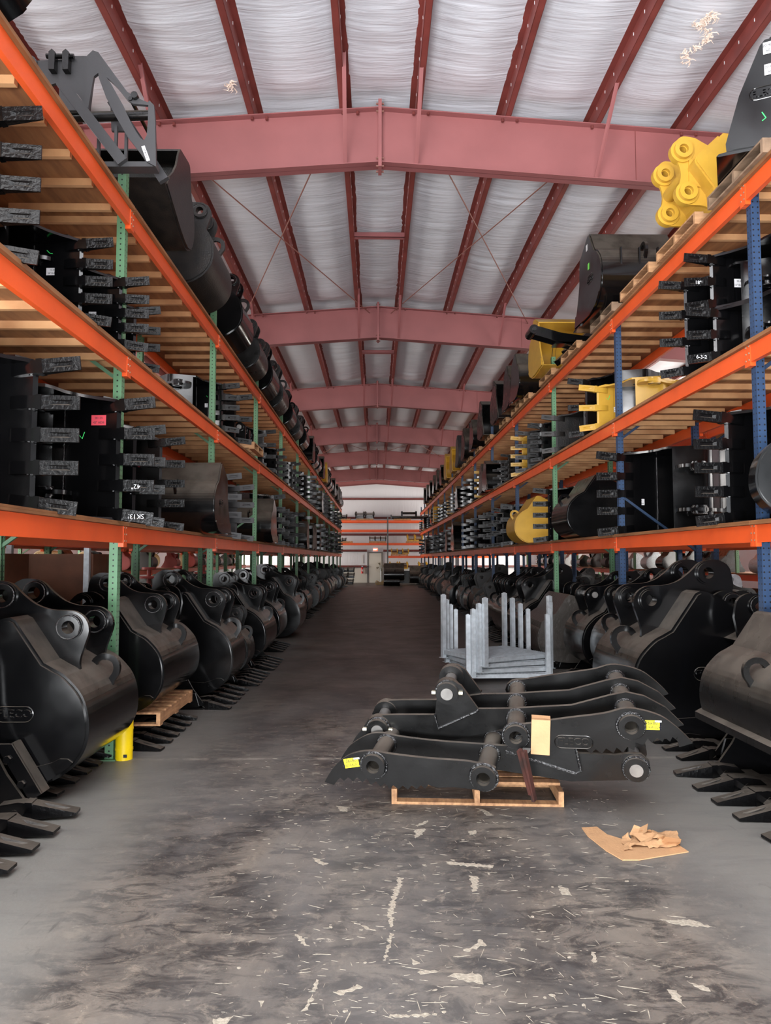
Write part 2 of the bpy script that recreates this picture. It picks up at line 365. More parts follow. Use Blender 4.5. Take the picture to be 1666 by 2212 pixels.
# ------------------------------------------------------------------ the shell: floor, roof, walls
YF, YE = -4.0, 55.1
def build_floor():
    mb = MB(); mb.box((-13, YF-6, -.15), (13, YE+.2, 0)); mb.cur = 1
    marks = [
     [(0.116,4.234),(0.157,4.221),(0.135,4.108),(0.109,3.97),(0.088,3.824),(0.088,3.688),(0.075,3.672),(0.061,3.824),(0.087,4.009),(0.113,4.128)],
     [(0.066,3.618),(0.082,3.608),(0.068,3.503),(0.044,3.376),(0.032,3.381),(0.053,3.503)],[(0.523,4.251),(0.576,4.228),(0.544,4.062),(0.515,4.042)],
     [(0.986,4.109),(1.034,4.084),(1.032,3.996),(0.987,4.005)],[(1.392,3.731),(1.535,3.729),(1.632,3.652),(1.477,3.67)],
     [(-0.25,3.236),(-0.232,3.229),(-0.263,3.023),(-0.292,3.015),(-0.264,3.105)],[(0.414,4.445),(0.681,4.384),(0.671,4.352),(0.528,4.368),(0.417,4.411)],
     [(0.179,3.292),(0.28,3.296),(0.25,3.275),(0.192,3.266)],[(0.336,3.279),(0.449,3.265),(0.45,3.19),(0.405,3.203),(0.305,3.249)],
     [(-0.38,3.614),(-0.351,3.599),(-0.299,3.502),(-0.33,3.508)],[(0.155,3.396),(0.195,3.355),(0.167,3.339)],
     [(-0.368,4.509),(-0.273,4.421),(-0.301,4.397),(-0.353,4.445)],[(-0.278,5.432),(-0.193,5.402),(-0.201,5.304),(-0.248,5.318)],
     [(0.597,4.923),(0.654,4.94),(0.652,4.881),(0.606,4.853)],[(0.251,4.95),(0.333,4.98),(0.30,4.87),(0.25,4.80)],
     [(0.711,5.362),(0.777,5.326),(0.815,5.223),(0.765,5.215),(0.75,5.305)],[(0.058,2.991),(0.241,2.993),(0.237,2.978),(0.052,2.975)],
     [(-0.171,3.139),(-0.077,3.197),(-0.049,3.173),(-0.143,3.12)],[(1.197,3.145),(1.241,3.132),(1.223,3.019),(1.19,3.082)],[(1.305,3.204),(1.375,3.154),(1.37,3.124),(1.329,3.138)],
     [(-0.469,3.086),(-0.442,3.085),(-0.449,3.041)],[(0.397,3.455),(0.49,3.557),(0.506,3.503),(0.414,3.446)],[(0.972,3.439),(0.986,3.433),(0.968,3.35),(0.949,3.35)],
     [(-0.12,3.731),(-0.074,3.707),(0.004,3.641),(-0.041,3.658)],[(0.263,5.037),(0.35,5.13),(0.359,5.098),(0.28,5.005)],[(-0.624,2.969),(-0.551,2.989),(-0.567,2.939),(-0.618,2.94)]]
    r = random.Random(3)
    def blob(pts, z=.0008):
        out = []
        for i in range(len(pts)):
            a = Vector(pts[i]+(0,)); b = Vector(pts[(i+1) % len(pts)]+(0,)); d = (b-a); L = d.length; k = max(2, int(L/.012)); nrm = Vector((-d.y, d.x, 0)).normalized()
            for j in range(k): out.append(tuple((a+d*j/k+nrm*r.uniform(-.5, .35)*min(.022, L*.2))[:2]))
        mb.prism([out], .0001, z, 'z')
    for m in marks: blob(m)
    for i in range(1500):
        y = 2.4+(r.random()**1.9)*4.6; x = r.uniform(-.95, 1.9)*(y/4.6)*.8+r.uniform(-.3, .3)
        if abs(x-.3) > 1.75: continue
        a = r.uniform(-.5, .5)+(math.pi/2 if r.random() < .3 else 0); k = r.random()
        if k < .88: l, wd = r.uniform(.008, .05), r.uniform(.001, .003)
        elif k < .96: l, wd = r.uniform(.04, .10), r.uniform(.002, .005)
        else: l, wd = r.uniform(.015, .03), r.uniform(.009, .018)
        c, s_ = math.cos(a), math.sin(a)
        pts = [(-l/2, 0), (-l*.2, wd*r.uniform(.4, .6)), (l*.3, wd*.6), (l/2, wd*.1), (l*.2, -wd*.5), (-l*.3, -wd*.4)]
        mb.prism([[(x+u*c-v*s_, y+u*s_+v*c) for u, v in pts]], .0001, .0009, 'z')
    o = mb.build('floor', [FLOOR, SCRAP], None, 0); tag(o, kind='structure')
build_floor()

RX = .05; RZ = 7.62; SL = .072           # ridge x, top of rafter at ridge, slope
def rz(x): return RZ-abs(x-RX)*SL
PUR = [-12.3+i*1.18 for i in range(0)]+[-2.78-1.19*k for k in range(8, 0, -1)]+[-2.78, -1.58, -.40, .52, 1.68, 2.85, 4.02]+[4.02+1.18*k for k in range(1, 8)]
PD = .2
def build_ceiling():
    mb = MB(); xs = [-13.2]+PUR+[13.2]
    for i in range(len(xs)-1):
        x0, x1 = xs[i], xs[i+1]; near = abs((x0+x1)/2) < 7
        ys = []; y = YF
        while y < YE:
            ys.append(y); y += (.05 if y < 13 else .09 if y < 26 else .25) if near else .5
        ys.append(YE); nx = 10 if near else 4; o = len(mb.v)
        for y in ys:
            A = noise.noise(Vector((i*7.3, y*.35, 0)))*.5+.5
            for k in range(nx+1):
                t = k/nx; x = x0+(x1-x0)*t; sag = 4*t*(1-t)
                bay = (y-9.35) % 7.6; bb = min(1, min(bay, 7.6-bay)/.5)
                z = rz(x)+PD+.01 - sag*(.055+.03*A)*bb
                if near:
                    q = Vector((x*.55+i*3, y*3.2+.5*math.sin(x*3+i)+.25*sag, 1.7))
                    rdg = 1-abs(noise.noise(q))*2
                    g = max(0, noise.noise(Vector((i*3.1+x*.3, y*.8, 9)))+.15)
                    z -= sag*(.022*rdg*A+.045*g*(1-abs(noise.noise(Vector((x*.7+i*5, y*6.5+.6*sag+.5*noise.noise(Vector((x*1.3, y, 2))), 4.))))*2))
                mb.v.append((x, y, z))
        for a in range(len(ys)-1):
            for k in range(nx):
                mb.f.append((o+a*(nx+1)+k, o+a*(nx+1)+k+1, o+(a+1)*(nx+1)+k+1, o+(a+1)*(nx+1)+k)); mb.mi.append(0)
    me = bpy.data.meshes.new('ceiling'); me.from_pydata(mb.v, [], mb.f); me.materials.append(INS); me.polygons.foreach_set('use_smooth', [True]*len(me.polygons))
    o = link('ceiling', me); tag(o, kind='structure')
build_ceiling()
def wall(name, mb, m=INSW): tag(mb.build(name, m, None, 0), kind='structure')
wall('wall_back', MB().prism([[(-13.2, 0), (13.2, 0), (13.2, 7.0), (RX, 7.95), (-13.2, 7.0)]], YE, YE+.2))
wall('wall_left', MB().box((-13.2, YF, 0), (-13, YE, 7.0)))
wall('wall_right', MB().box((13, YF, 0), (13.2, YE, 7.0)))
wall('wall_front', MB().prism([[(-13.2, 0), (-4.6, 0), (-4.6, 4.6), (2.6, 4.6), (2.6, 0), (13.2, 0), (13.2, 7.0), (RX, 7.95), (-13.2, 7.0)]], YF-.2, YF), mat('grey_wall_sheeting', (92, 92, 94), .6))
# door in the far wall
mb = MB().box((-.52, YE-.06, 0), (.42, YE-.01, 2.16)); d = mb.build('door_1', WHITE); tag(d, kind='structure')
MB().box((-.64, YE-.09, 0), (-.54, YE, 2.28)).box((.44, YE-.09, 0), (.54, YE, 2.28)).box((-.54, YE-.09, 2.18), (.44, YE, 2.28)).build('door_frame', mat('grey_frame', (120, 118, 116), .5), d)
MB().cyl((.30, YE-.13, 1.02), (.30, YE-.06, 1.02), .03).box((.22, YE-.14, 1.0), (.32, YE-.12, 1.03)).build('door_handle', PIN, d)
mb = MB().box((-3.2, YE-.04, 0), (-.66, YE-.005, 1.1)); tag(mb.build('trim_1', WHITE, None, 0), kind='structure')   # white wainscot panel

# girts on the far wall
for k, z in enumerate((6.2, 4.78, 3.55, 2.36, 1.2)):
    for (a, b) in (((-13, 13),) if z > 2.4 else ((-13, -.66), (.56, 13))):
        o = MB().box((a, YE-.2, z-.07), (b, YE-.015, z-.055)).box((a, YE-.2, z-.07), (b, YE-.18, z+.08)).build('wall_girt', REDD, None, 0)
        side = '' if z > 2.4 else (' left of the door' if a < -1 else ' right of the door')
        tag(o, 'dark red girt on the far wall, %s from the floor%s' % (['fifth', 'fourth', 'third', 'second', 'lowest'][k], side), 'girt', 'far wall girts')

# rafters
FR = [9.35+7.6*k for k in range(6)]+[54.6]
def rafter(y, i):
    root = empty('roof_rafter', (0, y, 0)); top = lambda x: rz(x); dep = .74 if i < 6 else .3
    if i == 6: dep = .34
    for sgn, xe in ((-1, -13), (1, 13)):
        xs = (RX, xe); T = [(x, top(x)) for x in xs]; B = [(x, top(x)-dep) for x in xs]
        MB().prism([[T[0], T[1], B[1], B[0]]], -.005, .005).build('web', RED, root, 0)
        MB().prism([[T[0], T[1], (xe, T[1][1]-.012), (RX, T[0][1]-.012)]], -.1, .1).prism([[(RX, B[0][1]+.012), (xe, B[1][1]+.012), B[1], B[0]]], -.1, .1).build('flange', RED, root, 0)
        if i < 6:
            for xx in (3.4, 8.0):
                x = xx*sgn; MB().prism([[(x-.004, top(x)-.01), (x+.004, top(x)-.01), (x+.004, top(x)-dep+.01), (x-.004, top(x)-dep+.01)]], -.007, .007).build('splice', REDD, root, 0)
    if i < 6:
        MB().box((RX-.022, -.12, RZ-dep-.07), (RX+.022, .12, RZ+.09)).build('ridge_plate', RED, root, 0)
        m = MB()
        for zz in (RZ+.05, RZ-.05, RZ-dep+.06, RZ-dep-.045):
            for yy in (-.07, .07): m.cyl((RX-.05, yy, zz), (RX+.05, yy, zz), .014, 6)
        m.build('bolts', ROD, root)
        for x in PUR:
            if abs(x) > 7: continue
            if any(abs(x-q) < .1 for q in (-2.78, -.40, .52, 2.85, 5.2, -5.16)):
                zb = top(x)-dep+.02; m = MB()
                m.beam((x, -.09, zb), (x+.02, -1.02, top(x)+.1), .045, .006).beam((x+.022, -.09, zb+.02), (x+.042, -1.02, top(x)+.12), .006, .045)
                m.build('flange_brace', RED, root, 0)
            MB().cyl((x-.03, -.05, top(x)-.05), (x-.03, -.05, top(x)-.012), .02, 8).cyl((x+.16, -.05, top(x)-.05), (x+.16, -.05, top(x)-.012), .02, 8).build('bolt', REDD, root)
    tag(root, 'red steel roof rafter frame across the building, %s from the camera' % (ORD[i] if i < 6 else 'shallow farthest one'), 'rafter', 'roof rafters')
for i, y in enumerate(FR): rafter(y, i)
# Z purlins
PURM = mat('purlin_primer', (124, 58, 52), .5, noise_amt=.3, nscale=3)
def purlin(x, i):
    z = rz(x); s = 1 if x > RX else -1; L0, L1 = YF, YE-.1
    m = MB().box((x-.003, L0, z), (x+.003, L1, z+PD)).box((x, L0, z), (x+.075*s, L1, z+.004)).box((x-.075*s, L0, z+PD-.004), (x, L1, z+PD))
    m.box((x+.075*s-.003, L0, z), (x+.075*s, L1, z+.02))
    near = abs(x) < 5.5
    root = m.build('roof_purlin', PURM, None, 0)
    if near:
        m = MB()
        y = 1.0
        while y < 26:
            m.box((x-.006, y, z+.12), (x+.006, y+.012, z+.155)); y += .34
        m.build('lit_slots', PAPER, root, 0)  # white blocks stand in for small lit holes in the web
    side = 'left' if x < RX else 'right'
    n_ = sorted([abs(q-RX) for q in PUR if (q < RX) == (x < RX)]).index(abs(x-RX))
    tag(root, 'red roof purlin running to the far wall, %s %s of the ridge' % (ORD[n_], side), 'purlin', 'roof purlins')
for i, x in enumerate(PUR): purlin(x, i)
# spreaders between the ridge purlins
for k, y in enumerate([1.75]+[f+3.8 for f in FR[:5]]):
    o = MB().box((-.40, y-.05, RZ-.03), (.52, y+.05, RZ-.022)).box((-.40, y-.05, RZ-.03), (.52, y-.042, RZ+.06)).build('purlin_spreader', RED, None, 0)
    tag(o, 'short red steel spreader between the two ridge purlins, %s from the camera' % ORD[k], 'spreader', 'ridge spreaders')
# rod bracing
k = 0
for (ya, yb, where) in ((FR[0], FR[1], 'between the first and second rafters'), (FR[3], FR[4], 'between the fourth and fifth rafters')):
    for (xa, xb, w_) in ((-2.85, -.15, 'left, rising towards the ridge'), (-.55, -3.1, 'left, falling from the ridge'), (.6, 3.55, 'right, falling from the ridge'), (2.95, .35, 'right, rising towards the ridge')):
        o = MB().cyl((xa, ya, rz(xa)-.12), (xb, yb, rz(xb)-.12), .010 if ya < 15 else .013, 6).build('brace_rod', ROD)
        tag(o, 'thin rusty brace rod %s, %s' % (where, w_), 'brace rod', 'roof brace rods')
# torn insulation
def fluff(c, n, sx, sy, name='torn_insulation', label=''):
    m = MB(); r = random.Random(len(label))
    for i in range(n):
        t = r.random(); wob = .5*sx*math.sin(t*7); p = Vector(c)+Vector((wob*.5+r.gauss(0, sx*.12), sy*(t-.5), -r.random()*.03))
        a = r.uniform(0, 6.28); l = r.uniform(.02, .06)
        m.tube([p, p+Vector((math.cos(a)*l, math.sin(a)*l, -r.random()*.03)), p+Vector((math.cos(a+.6)*l*1.7, math.sin(a+.6)*l*1.7, -.02))], [r.uniform(.004, .012), .006, .001], 5)
    tag(m.build(name, FLUFF), label, 'insulation')
fluff((3.5, 7.7, 7.36), 50, .25, .55, label='cream tuft of torn insulation hanging from the roof at upper right')
fluff((3.42, 7.35, 7.38), 60, .22, .2, label='cream clump of torn insulation highest on the roof at upper right')
fluff((-1.76, 8.65, 7.50), 18, .10, .12, label='small cream tuft of torn insulation on the roof left of the ridge')

# ------------------------------------------------------------------ pallet rack
BH = .15
POSTM = {}
def upright(x, y, depth, sgn, col, label, group, zt=5.5, foot=True):
    P_, Bm = (GREENP, GREENB) if col == 'green' else (BLUEP, BLUEB)
    key = (col, sgn, zt, depth)
    if key not in POSTM:
        root = empty('rack_upright')
        for q, xx in enumerate((0, depth*sgn)):
            s = sgn if q == 0 else -sgn
            # open channel, web to the aisle
            pts = [(-.038*s, -.04), (-.038*s, .04), (.038*s, .04), (.038*s, .015), (.033*s, .015), (.033*s, .035), (-.033*s, .035), (-.033*s, -.035), (.033*s, -.035), (.033*s, -.015), (.038*s, -.015), (.038*s, -.04)]
            p = MB().prism([pts], 0.01, zt, 'z').build('post', P_, root, 0); p.location = (xx, 0, 0)
            b = MB().box((-.07, -.08, 0), (.07, .08, .01)).build('base_plate', P_, root, 0); b.location = (xx, 0, 0)
        z = .35; m = None; up = True
        while z < zt-1.0:
            a, b = (0.03*sgn, z), ((depth-.03*sgn*sgn)*sgn, z+.72)
            if not up: a, b = (b[0], a[1]), (a[0], b[1])
            MB().beam((a[0], 0, a[1]), (b[0], 0, b[1]), .032, .032).build('brace', Bm, root, 0)
            up = not up; z += 1.53
        for z in (.25, zt-.25):
            MB().beam((.03*sgn, 0, z), ((depth-.03)*sgn, 0, z), .03, .03).build('strut', Bm, root, 0)
        POSTM[key] = root; r = root
    else: r = copy_tree(POSTM[key])
    r.location = (x, y, 0); tag(r, label, 'rack upright', group); return r
BEAMM = {}
def rbeam(x, y0, y1, zt, sgn, label, group, rear=False):
    """step beam along the aisle; local y along the run"""
    L = y1-y0-.006; key = (round(L, 3), sgn, rear)
    if key not in BEAMM:
        s = sgn
        prof = [(0, -BH), (0, 0), (.034*s, 0), (.034*s, -.035), (.044*s, -.035), (.044*s, -BH)]
        me = MB().prism([prof], 0, L, 'y').build('rack_beam', ORG, None, 0)
        for yy in (0, L-.045):
            c = MB().box((min(-.006*s, .042*s), yy, -BH-.035), (max(-.006*s, .042*s), yy+.045, .0)).build('end_connector', ORG, me, 0)
            m = MB()
            for zz in (-.13, -.07, -.01): m.cyl((-.010*s, yy+.022, zz), (-.004*s, yy+.022, zz), .008, 6)
            m.build('rivet', BOLT, c)
        BEAMM[key] = me; r = me
    else: r = copy_tree(BEAMM[key])
    r.location = (x, y0+.003, zt); tag(r, label, 'rack beam', group); return r
DECKM = {}
def deck(x, y0, y1, zt, depth, sgn, label, group):
    L = y1-y0-.012; key = (round(L, 3), sgn)
    if key not in DECKM:
        xa, xb = sorted((-.118*sgn, (depth+.078)*sgn))
        m = MB().box((xa, 0, 0), (xb, L, .018)).box((xa+.004, 0, .019), (xb-.004, L, .036)).build('shelf_deck', PLY, None, 0)
        n_ = 9
        for i in range(n_):
            yy = .12+(L-.24)*i/(n_-1)
            MB().box((min(.06*sgn, (depth-.06)*sgn), yy-.022, -.062), (max(.06*sgn, (depth-.06)*sgn), yy+.022, -.001)).build('joist', PINE, m, 0)
        DECKM[key] = m; r = m
    else: r = copy_tree(DECKM[key])
    r.location = (x, y0+.006, zt); tag(r, label, 'shelf deck', group); return r
LEV = {'left': (2.055, 3.60, 4.975), 'right': (2.055, 3.62, 5.06)}
def rack(side, row, xf, ys, depth, sgn, levels, cols, zt, decks=True):
    for i, y in enumerate(ys):
        col = cols[i] if i < len(cols) else cols[-1]
        upright(xf, y, depth, sgn, col, '%s steel upright frame of the %s, %s from the camera' % (col, row, ORD[i]), 'uprights of the '+row, zt)
    names = ['lower', 'middle', 'top']
    for li, z in enumerate(levels):
        for i in range(len(ys)-1):
            rbeam(xf-.084*sgn, ys[i], ys[i+1], z, sgn, 'orange front beam of the %s shelf, %s, %s bay' % (names[li], row, ORD[i]), 'front beams of the '+row)
            rbeam(xf+(depth+.084)*sgn, ys[i], ys[i+1], z, -sgn, 'orange back beam of the %s shelf, %s, %s bay' % (names[li], row, ORD[i]), 'back beams of the '+row, True)
            if decks: deck(xf, ys[i], ys[i+1], z+.003, depth, sgn, 'plywood deck on pine joists, %s shelf, %s, %s bay' % (names[li], row, ORD[i]), 'decks of the '+row)
YL = [6.70-3.83+3.83*k for k in range(13)]; YR = [6.33-3.68+3.68*k for k in range(15)]
YL = [y for y in YL if y < 49.5]; YR = [y for y in YR if y < 54.5]
XL, XR, DP = -2.345, 3.335, 1.04
rack('left', 'left rack', XL, YL, DP, -1, LEV['left'], ['green'], 5.42)
rack('right', 'right rack', XR, YR, DP, 1, LEV['right'], ['blue', 'blue', 'blue', 'green', 'blue'], 5.55)
# back-to-back rows behind
YL2 = [3.2+3.9*k for k in range(13)]; YR2 = [2.9+3.75*k for k in range(13)]
rack('left', 'row behind the left rack', XL-1.45, YL2, DP, -1, LEV['left'][:2], ['green'], 4.6)
rack('right', 'row behind the right rack', XR+1.45, YR2, DP, 1, LEV['right'][:2], ['blue'], 4.6)
# rows across the side aisles
rack('left', 'row across the left side aisle', -8.3, [4+3.9*k for k in range(12)], DP, -1, (1.35, 2.25), ['green'], 3.4)
rack('right', 'row across the right side aisle', 9.6, [4+3.9*k for k in range(12)], DP, 1, (1.35, 2.25), ['green'], 3.4)

# ------------------------------------------------------------------ pallets
PAL = {}
def pallet(loc, rz_=0, label='', group=None, m=PALW, dims=(1.22, 1.02), n_top=7, skip=()):
    key = (m.name, dims, n_top, skip)
    if key not in PAL:
        W, D = dims; root = empty('wooden_pallet')
        for i in range(n_top):
            if i in skip: continue
            x = i*(W-.09)/(n_top-1); MB().box((x, 0, .107), (x+.09, D, .125)).build('top_board', m, root, 0)
        for i in range(3):
            y = i*(D-.038)/2; MB().box((0, y, .018), (W, y+.038, .107)).build('stringer', m, root, 0)
        for i in range(3):
            x = i*(W-.09)/2; MB().box((x, 0, 0), (x+.09, D, .018)).build('bottom_board', m, root, 0)
        PAL[key] = root; r = root
    else: r = copy_tree(PAL[key])
    r.location = loc; r.rotation_euler = (0, 0, rz_); tag(r, label, 'pallet', group); return r
#@@BUCKETS
# ------------------------------------------------------------------ buckets
# local frame: x = u (mouth and teeth at -u, back of the shell at u = 0), y = across the width, z = up
BULGE = catmull([(-.327, .844), (-.25, .80), (-.165, .749), (-.047, .614), (0, .445), (-.013, .277), (-.098, .142), (-.233, .05), (-.40, .012), (-.6, 0)], 4)
SHELL = [(-.95, .985), (-.64, 1.14), (-.60, 1.155), (-.565, 1.16), (-.535, 1.145), (-.505, 1.10)] + BULGE + [(-1.30, .02)]
MOUTH = [(-1.335, .02), (-1.34, .08), (-1.22, .24), (-1.12, .42), (-1.05, .62), (-1.03, .85), (-1.0, .96)]
def offset(path, d):
    out = []
    for i, p in enumerate(path):
        a = Vector(path[max(i-1, 0)]); b = Vector(path[min(i+1, len(path)-1)]); t = (b-a).normalized(); out.append((p[0]+t.y*d, p[1]-t.x*d))
    return out
def strip(path, t): return path+offset(path, t)[::-1]
EAR = catmull([(-.975, 1.22), (-.945, 1.37), (-.87, 1.43), (-.796, 1.441), (-.69, 1.418), (-.60, 1.335), (-.50, 1.26), (-.39, 1.222), (-.28, 1.215), (-.20, 1.205), (-.126, 1.151), (-.098, 1.06),
               (-.13, .95), (-.160, .85), (-.158, .77), (-.12, .70), (-.055, .625)], 3) + [(-.10, .62), (-.30, .78), (-.50, 1.07), (-.56, 1.14), (-.62, 1.13), (-.93, .975)]
H1, H2 = (-.743, 1.326), (-.242, 1.091)
LOGO_T = 'FLECO'
TOOTH = {}
def tooth_meshes(m):
    if m.name not in TOOTH:
        a = MB(); a.prism([[(-1.17, .045), (-1.22, .085), (-1.33, .10), (-1.40, .088), (-1.40, -.006), (-1.33, -.03), (-1.20, -.015), (-1.17, .0)]], -.046, .046)
        a.prism([[(-1.37, .10), (-1.41, .096), (-1.41, -.012), (-1.37, -.02)]], -.054, .054)
        a.cyl((-1.31, -.05, .04), (-1.31, .05, .04), .018, 8)
        t = MB()
        x0, x1 = -1.41, -1.665
        vs = [(x0, -.05, -.005), (x0, .05, -.005), (x0, .05, .088), (x0, -.05, .088), (x1, -.05, .010), (x1, .05, .010), (x1, .05, .026), (x1, -.05, .026)]
        # recessed scoop in the upper face
        vs += [(x0-.05, -.018, .075), (x0-.05, .018, .075), (x1+.05, .018, .037), (x1+.05, -.018, .037), (x0-.08, -.012, .052), (x0-.08, .012, .052), (x1+.08, .010, .034), (x1+.08, -.010, .034)]
        t.add(vs, [(0,1,2,3),(4,7,6,5),(0,4,5,1),(0,3,7,4),(1,5,6,2),(2,9,8,3),(2,6,10,9),(6,7,11,10),(7,3,8,11),(8,9,13,12),(9,10,14,13),(10,11,15,14),(11,8,12,15),(12,13,14,15)])
        tm = TOOTHM if m in (BLK, BLKD) else m
        TOOTH[m.name] = (a.mesh('tooth_adapter', m), t.mesh('tooth_tip', tm, 20))
    return TOOTH[m.name]
PROTO = {}; SPARE = []
STRAIGHT = [(-1.335, .02), (-1.34, .10), (-1.22, .52), (-1.04, .94), (-1.0, .985)]
def bucket(W=1.1, teeth=5, m=None, ears=True, logo=False, eye=True, cutter=False, detail=True, wear=True, gap=.26, pins=False, bigband=False, straight=False):
    """returns a fresh copy of a bucket with this make-up"""
    m = m or BLK
    key = (round(W, 2), teeth, m.name, ears, logo, eye, cutter, detail, wear, gap, pins, bigband, straight)
    if key in PROTO: return copy_tree(PROTO[key])
    kind = 'digging_bucket' if teeth else 'grading_bucket'
    side_loop = offset(SHELL, .0)+(STRAIGHT if straight else MOUTH)
    if not detail:
        mb = MB(); mb.prism([strip(SHELL, -.03)], 0, W)
        mb.prism([side_loop], -.02, .012).prism([side_loop], W-.012, W+.02)
        if ears:
            for c in (W/2-gap, W/2+gap):
                mb.prism([EAR], c-.02, c+.02)
                for h in (H1, H2): mb.cyl((h[0], c-.045, h[1]), (h[0], c+.045, h[1]), .09, 12, None, .05)
        for i in range(teeth):
            y = .06+(W-.12)*i/max(teeth-1, 1)
            mb.prism([[(-1.17, .06), (-1.38, .10), (-1.66, .026), (-1.66, .008), (-1.38, -.02), (-1.2, -.01)]], y-.05, y+.05)
        me = mb.mesh(kind, m); root = link(kind, me); PROTO[key] = root; SPARE.append(root); return copy_tree(root)
    root = empty(kind)
    MB().prism([strip(SHELL, -.022)], .0, W).build('shell', m, root)
    for y0, y1, nrm in ((-.02, .006, -1), (W-.006, W+.02, 1)):
        sp_ = MB().prism([side_loop], y0, y1).build('side_plate', m, root)
        if wear:
            wp = [(-1.30, .03), (-1.25, .19), (-.67, .165), (-.317, .14), (-.22, .165), (-.165, .192), (-.11, .19), (-.075, .165), (-.098, .135), (-.233, .044), (-.40, .008), (-.6, -.004)]
            yy = (y0-.014, y0) if nrm < 0 else (y1, y1+.014)
            MB().prism([wp], *yy).build('wear_plate', m, sp_)
        if logo:
            st = [(-.08*1.0+.055*math.cos(a), .055*math.sin(a)) for a in [math.pi/2+math.pi*i/8 for i in range(9)]]
            st += [(.08+.055*math.cos(a), .055*math.sin(a)) for a in [-math.pi/2+math.pi*i/8 for i in range(9)]]
            bd = MB().tube([(a, b, 0) for a, b in st], .005, 5, True).build('logo_border', m, sp_)
            face_frame(bd, ({'mid': -.62, 'edge': -1.0}.get(logo, -.50), y0-.001 if nrm < 0 else y1+.001, .50), (-nrm, 0, 0), (0, nrm, 0))
            t = link('lettering', text_mesh(LOGO_T, .082, m, .006, .002), bd); t.location = (0, 0, .004)
    # welds
    wl = [(u, v) for u, v in SHELL[3:-1]]
    w_ = MB()
    r = random.Random(5)
    for yy in (.012, W-.012):
        w_.tube([(u+.0, yy, v) for u, v in offset(wl, .004)], [.009+.004*r.random() for _ in wl], 6)
    if ears:
        for c in (W/2-gap, W/2+gap):
            for dd in (-.025, .025): w_.tube([(u, c+dd, v) for u, v in offset(SHELL[1:11], .004)], .010, 6)
    if not ears or teeth: w_.tube([(-.86, .03+(W-.06)*q/40, .028) for q in range(41)], [.006+.003*r.random() for q in range(41)], 6)
    w_.build('weld_bead', WELD, root)
    if W > .8 or bigband:
        for fr in (.545,):
            bp = offset(SHELL[6:-6], .0)
            mb = MB().prism([strip(bp, .016)], W*fr-.03, W*fr+.03); mb.build('shell_band', m, root)
            MB().tube([(u, W*fr-.034, v) for u, v in offset(bp, .004)], .007, 6).tube([(u, W*fr+.034, v) for u, v in offset(bp, .004)], .007, 6).build('weld_bead', WELD, root)
    if ears:
        for c in (W/2-gap, W/2+gap):
            e = MB().prism([EAR, circ(H1, .049, 20)[::-1], circ(H2, .049, 20)[::-1]], c-.02, c+.02).build('mounting_ear', m, root)
            for h in (H1, H2):
                MB().cyl((h[0], c-.052, h[1]), (h[0], c+.052, h[1]), .088, 28, None, .049).cyl((h[0], c-.036, h[1]), (h[0], c+.036, h[1]), .1, 28, None, .05).build('pin_boss', m, e)
                MB().tube([(x, c-.05, z) for x, z in circ(h, .089, 20)], .006, 5, True).build('weld_bead', WELD, e)
        if pins:
            for h in (H2,): MB().cyl((h[0], W/2-gap-.06, h[1]), (h[0], W/2+gap+.06, h[1]), .045, 20).build('pin', PIN, root)
    if eye:
        yy = W*.545+.0
        pts = catmull([(-.20, .765), (-.175, .815), (-.12, .85), (-.05, .85), (.01, .815), (.035, .75), (.025, .685), (-.01, .63), (-.02, .59)], 3)
        mb = MB(); n_ = len(pts); inn = offset(pts, .05)
        mb.prism([pts+inn[::-1]], yy-.02, yy+.02); mb.build('lifting_eye', m, root)
    if teeth:
        MB().prism([[(-1.36, .02), (-1.33, .045), (-1.08, .045), (-1.08, -.012), (-1.33, -.012)]], -.02, W+.02).build('cutting_edge', m, root)
        a, t = tooth_meshes(m)
        for i in range(teeth):
            y = .055+(W-.11)*i/max(teeth-1, 1)
            ao = link('tooth_adapter', a, root); fl = R(7)*((i == teeth-1)-(i == 0)) if teeth > 2 else 0
            ao.location = (-1.2+1.2*math.cos(fl), y-1.2*math.sin(fl), 0); ao.rotation_euler = (0, 0, -fl)
            link('tooth_tip', t, ao)
    else:
        MB().prism([[(-1.42, .0), (-1.40, .02), (-1.05, .045), (-1.05, -.01), (-1.40, -.006)]], -.02, W+.02).build('cutting_edge', m, root)
    if cutter:
        for yy, sg in ((-.02, -1), (W+.02, 1)):
            mb = MB().prism([[(-1.36, .08), (-1.43, .12), (-1.24, .42), (-1.14, .42)]], yy-.012, yy+.012)
            mb.prism([[(-1.43, .12), (-1.24, .42), (-1.225, .42), (-1.415, .12)]], yy-.11 if sg < 0 else yy, yy if sg < 0 else yy+.11)
            mb.cyl((-1.31, yy-.03, .18), (-1.31, yy+.03, .18), .024, 6).cyl((-1.22, yy-.03, .33), (-1.22, yy+.03, .33), .024, 6)
            mb.build('side_cutter', m, root)
    PROTO[key] = root; SPARE.append(root)
    return copy_tree(root)
def place(o, loc, rz_=0, s=1, M=None, label='', cat='excavator bucket', group=None, rx=0, ry=0, flat=.68):
    if M is not None:
        T = M.to_4x4(); o.matrix_world = Matrix.Translation(loc) @ T @ Matrix.Diagonal((s, s, s*flat, 1))
    else:
        o.location = loc; o.rotation_euler = (rx, ry, R(rz_)); o.scale = (s, s, s)
    tag(o, label, cat, group); return o
def MC(side, tw=0):   # lying on its side, teeth to the aisle, inside of the floor plate towards the camera
    cols = ((-1, 0, 0), (0, 0, -1), (0, -1, 0)) if side == 'left' else ((1, 0, 0), (0, 0, 1), (0, -1, 0))
    M = Matrix(cols).transposed()
    return Matrix.Rotation(R(tw), 3, 'Z') @ M
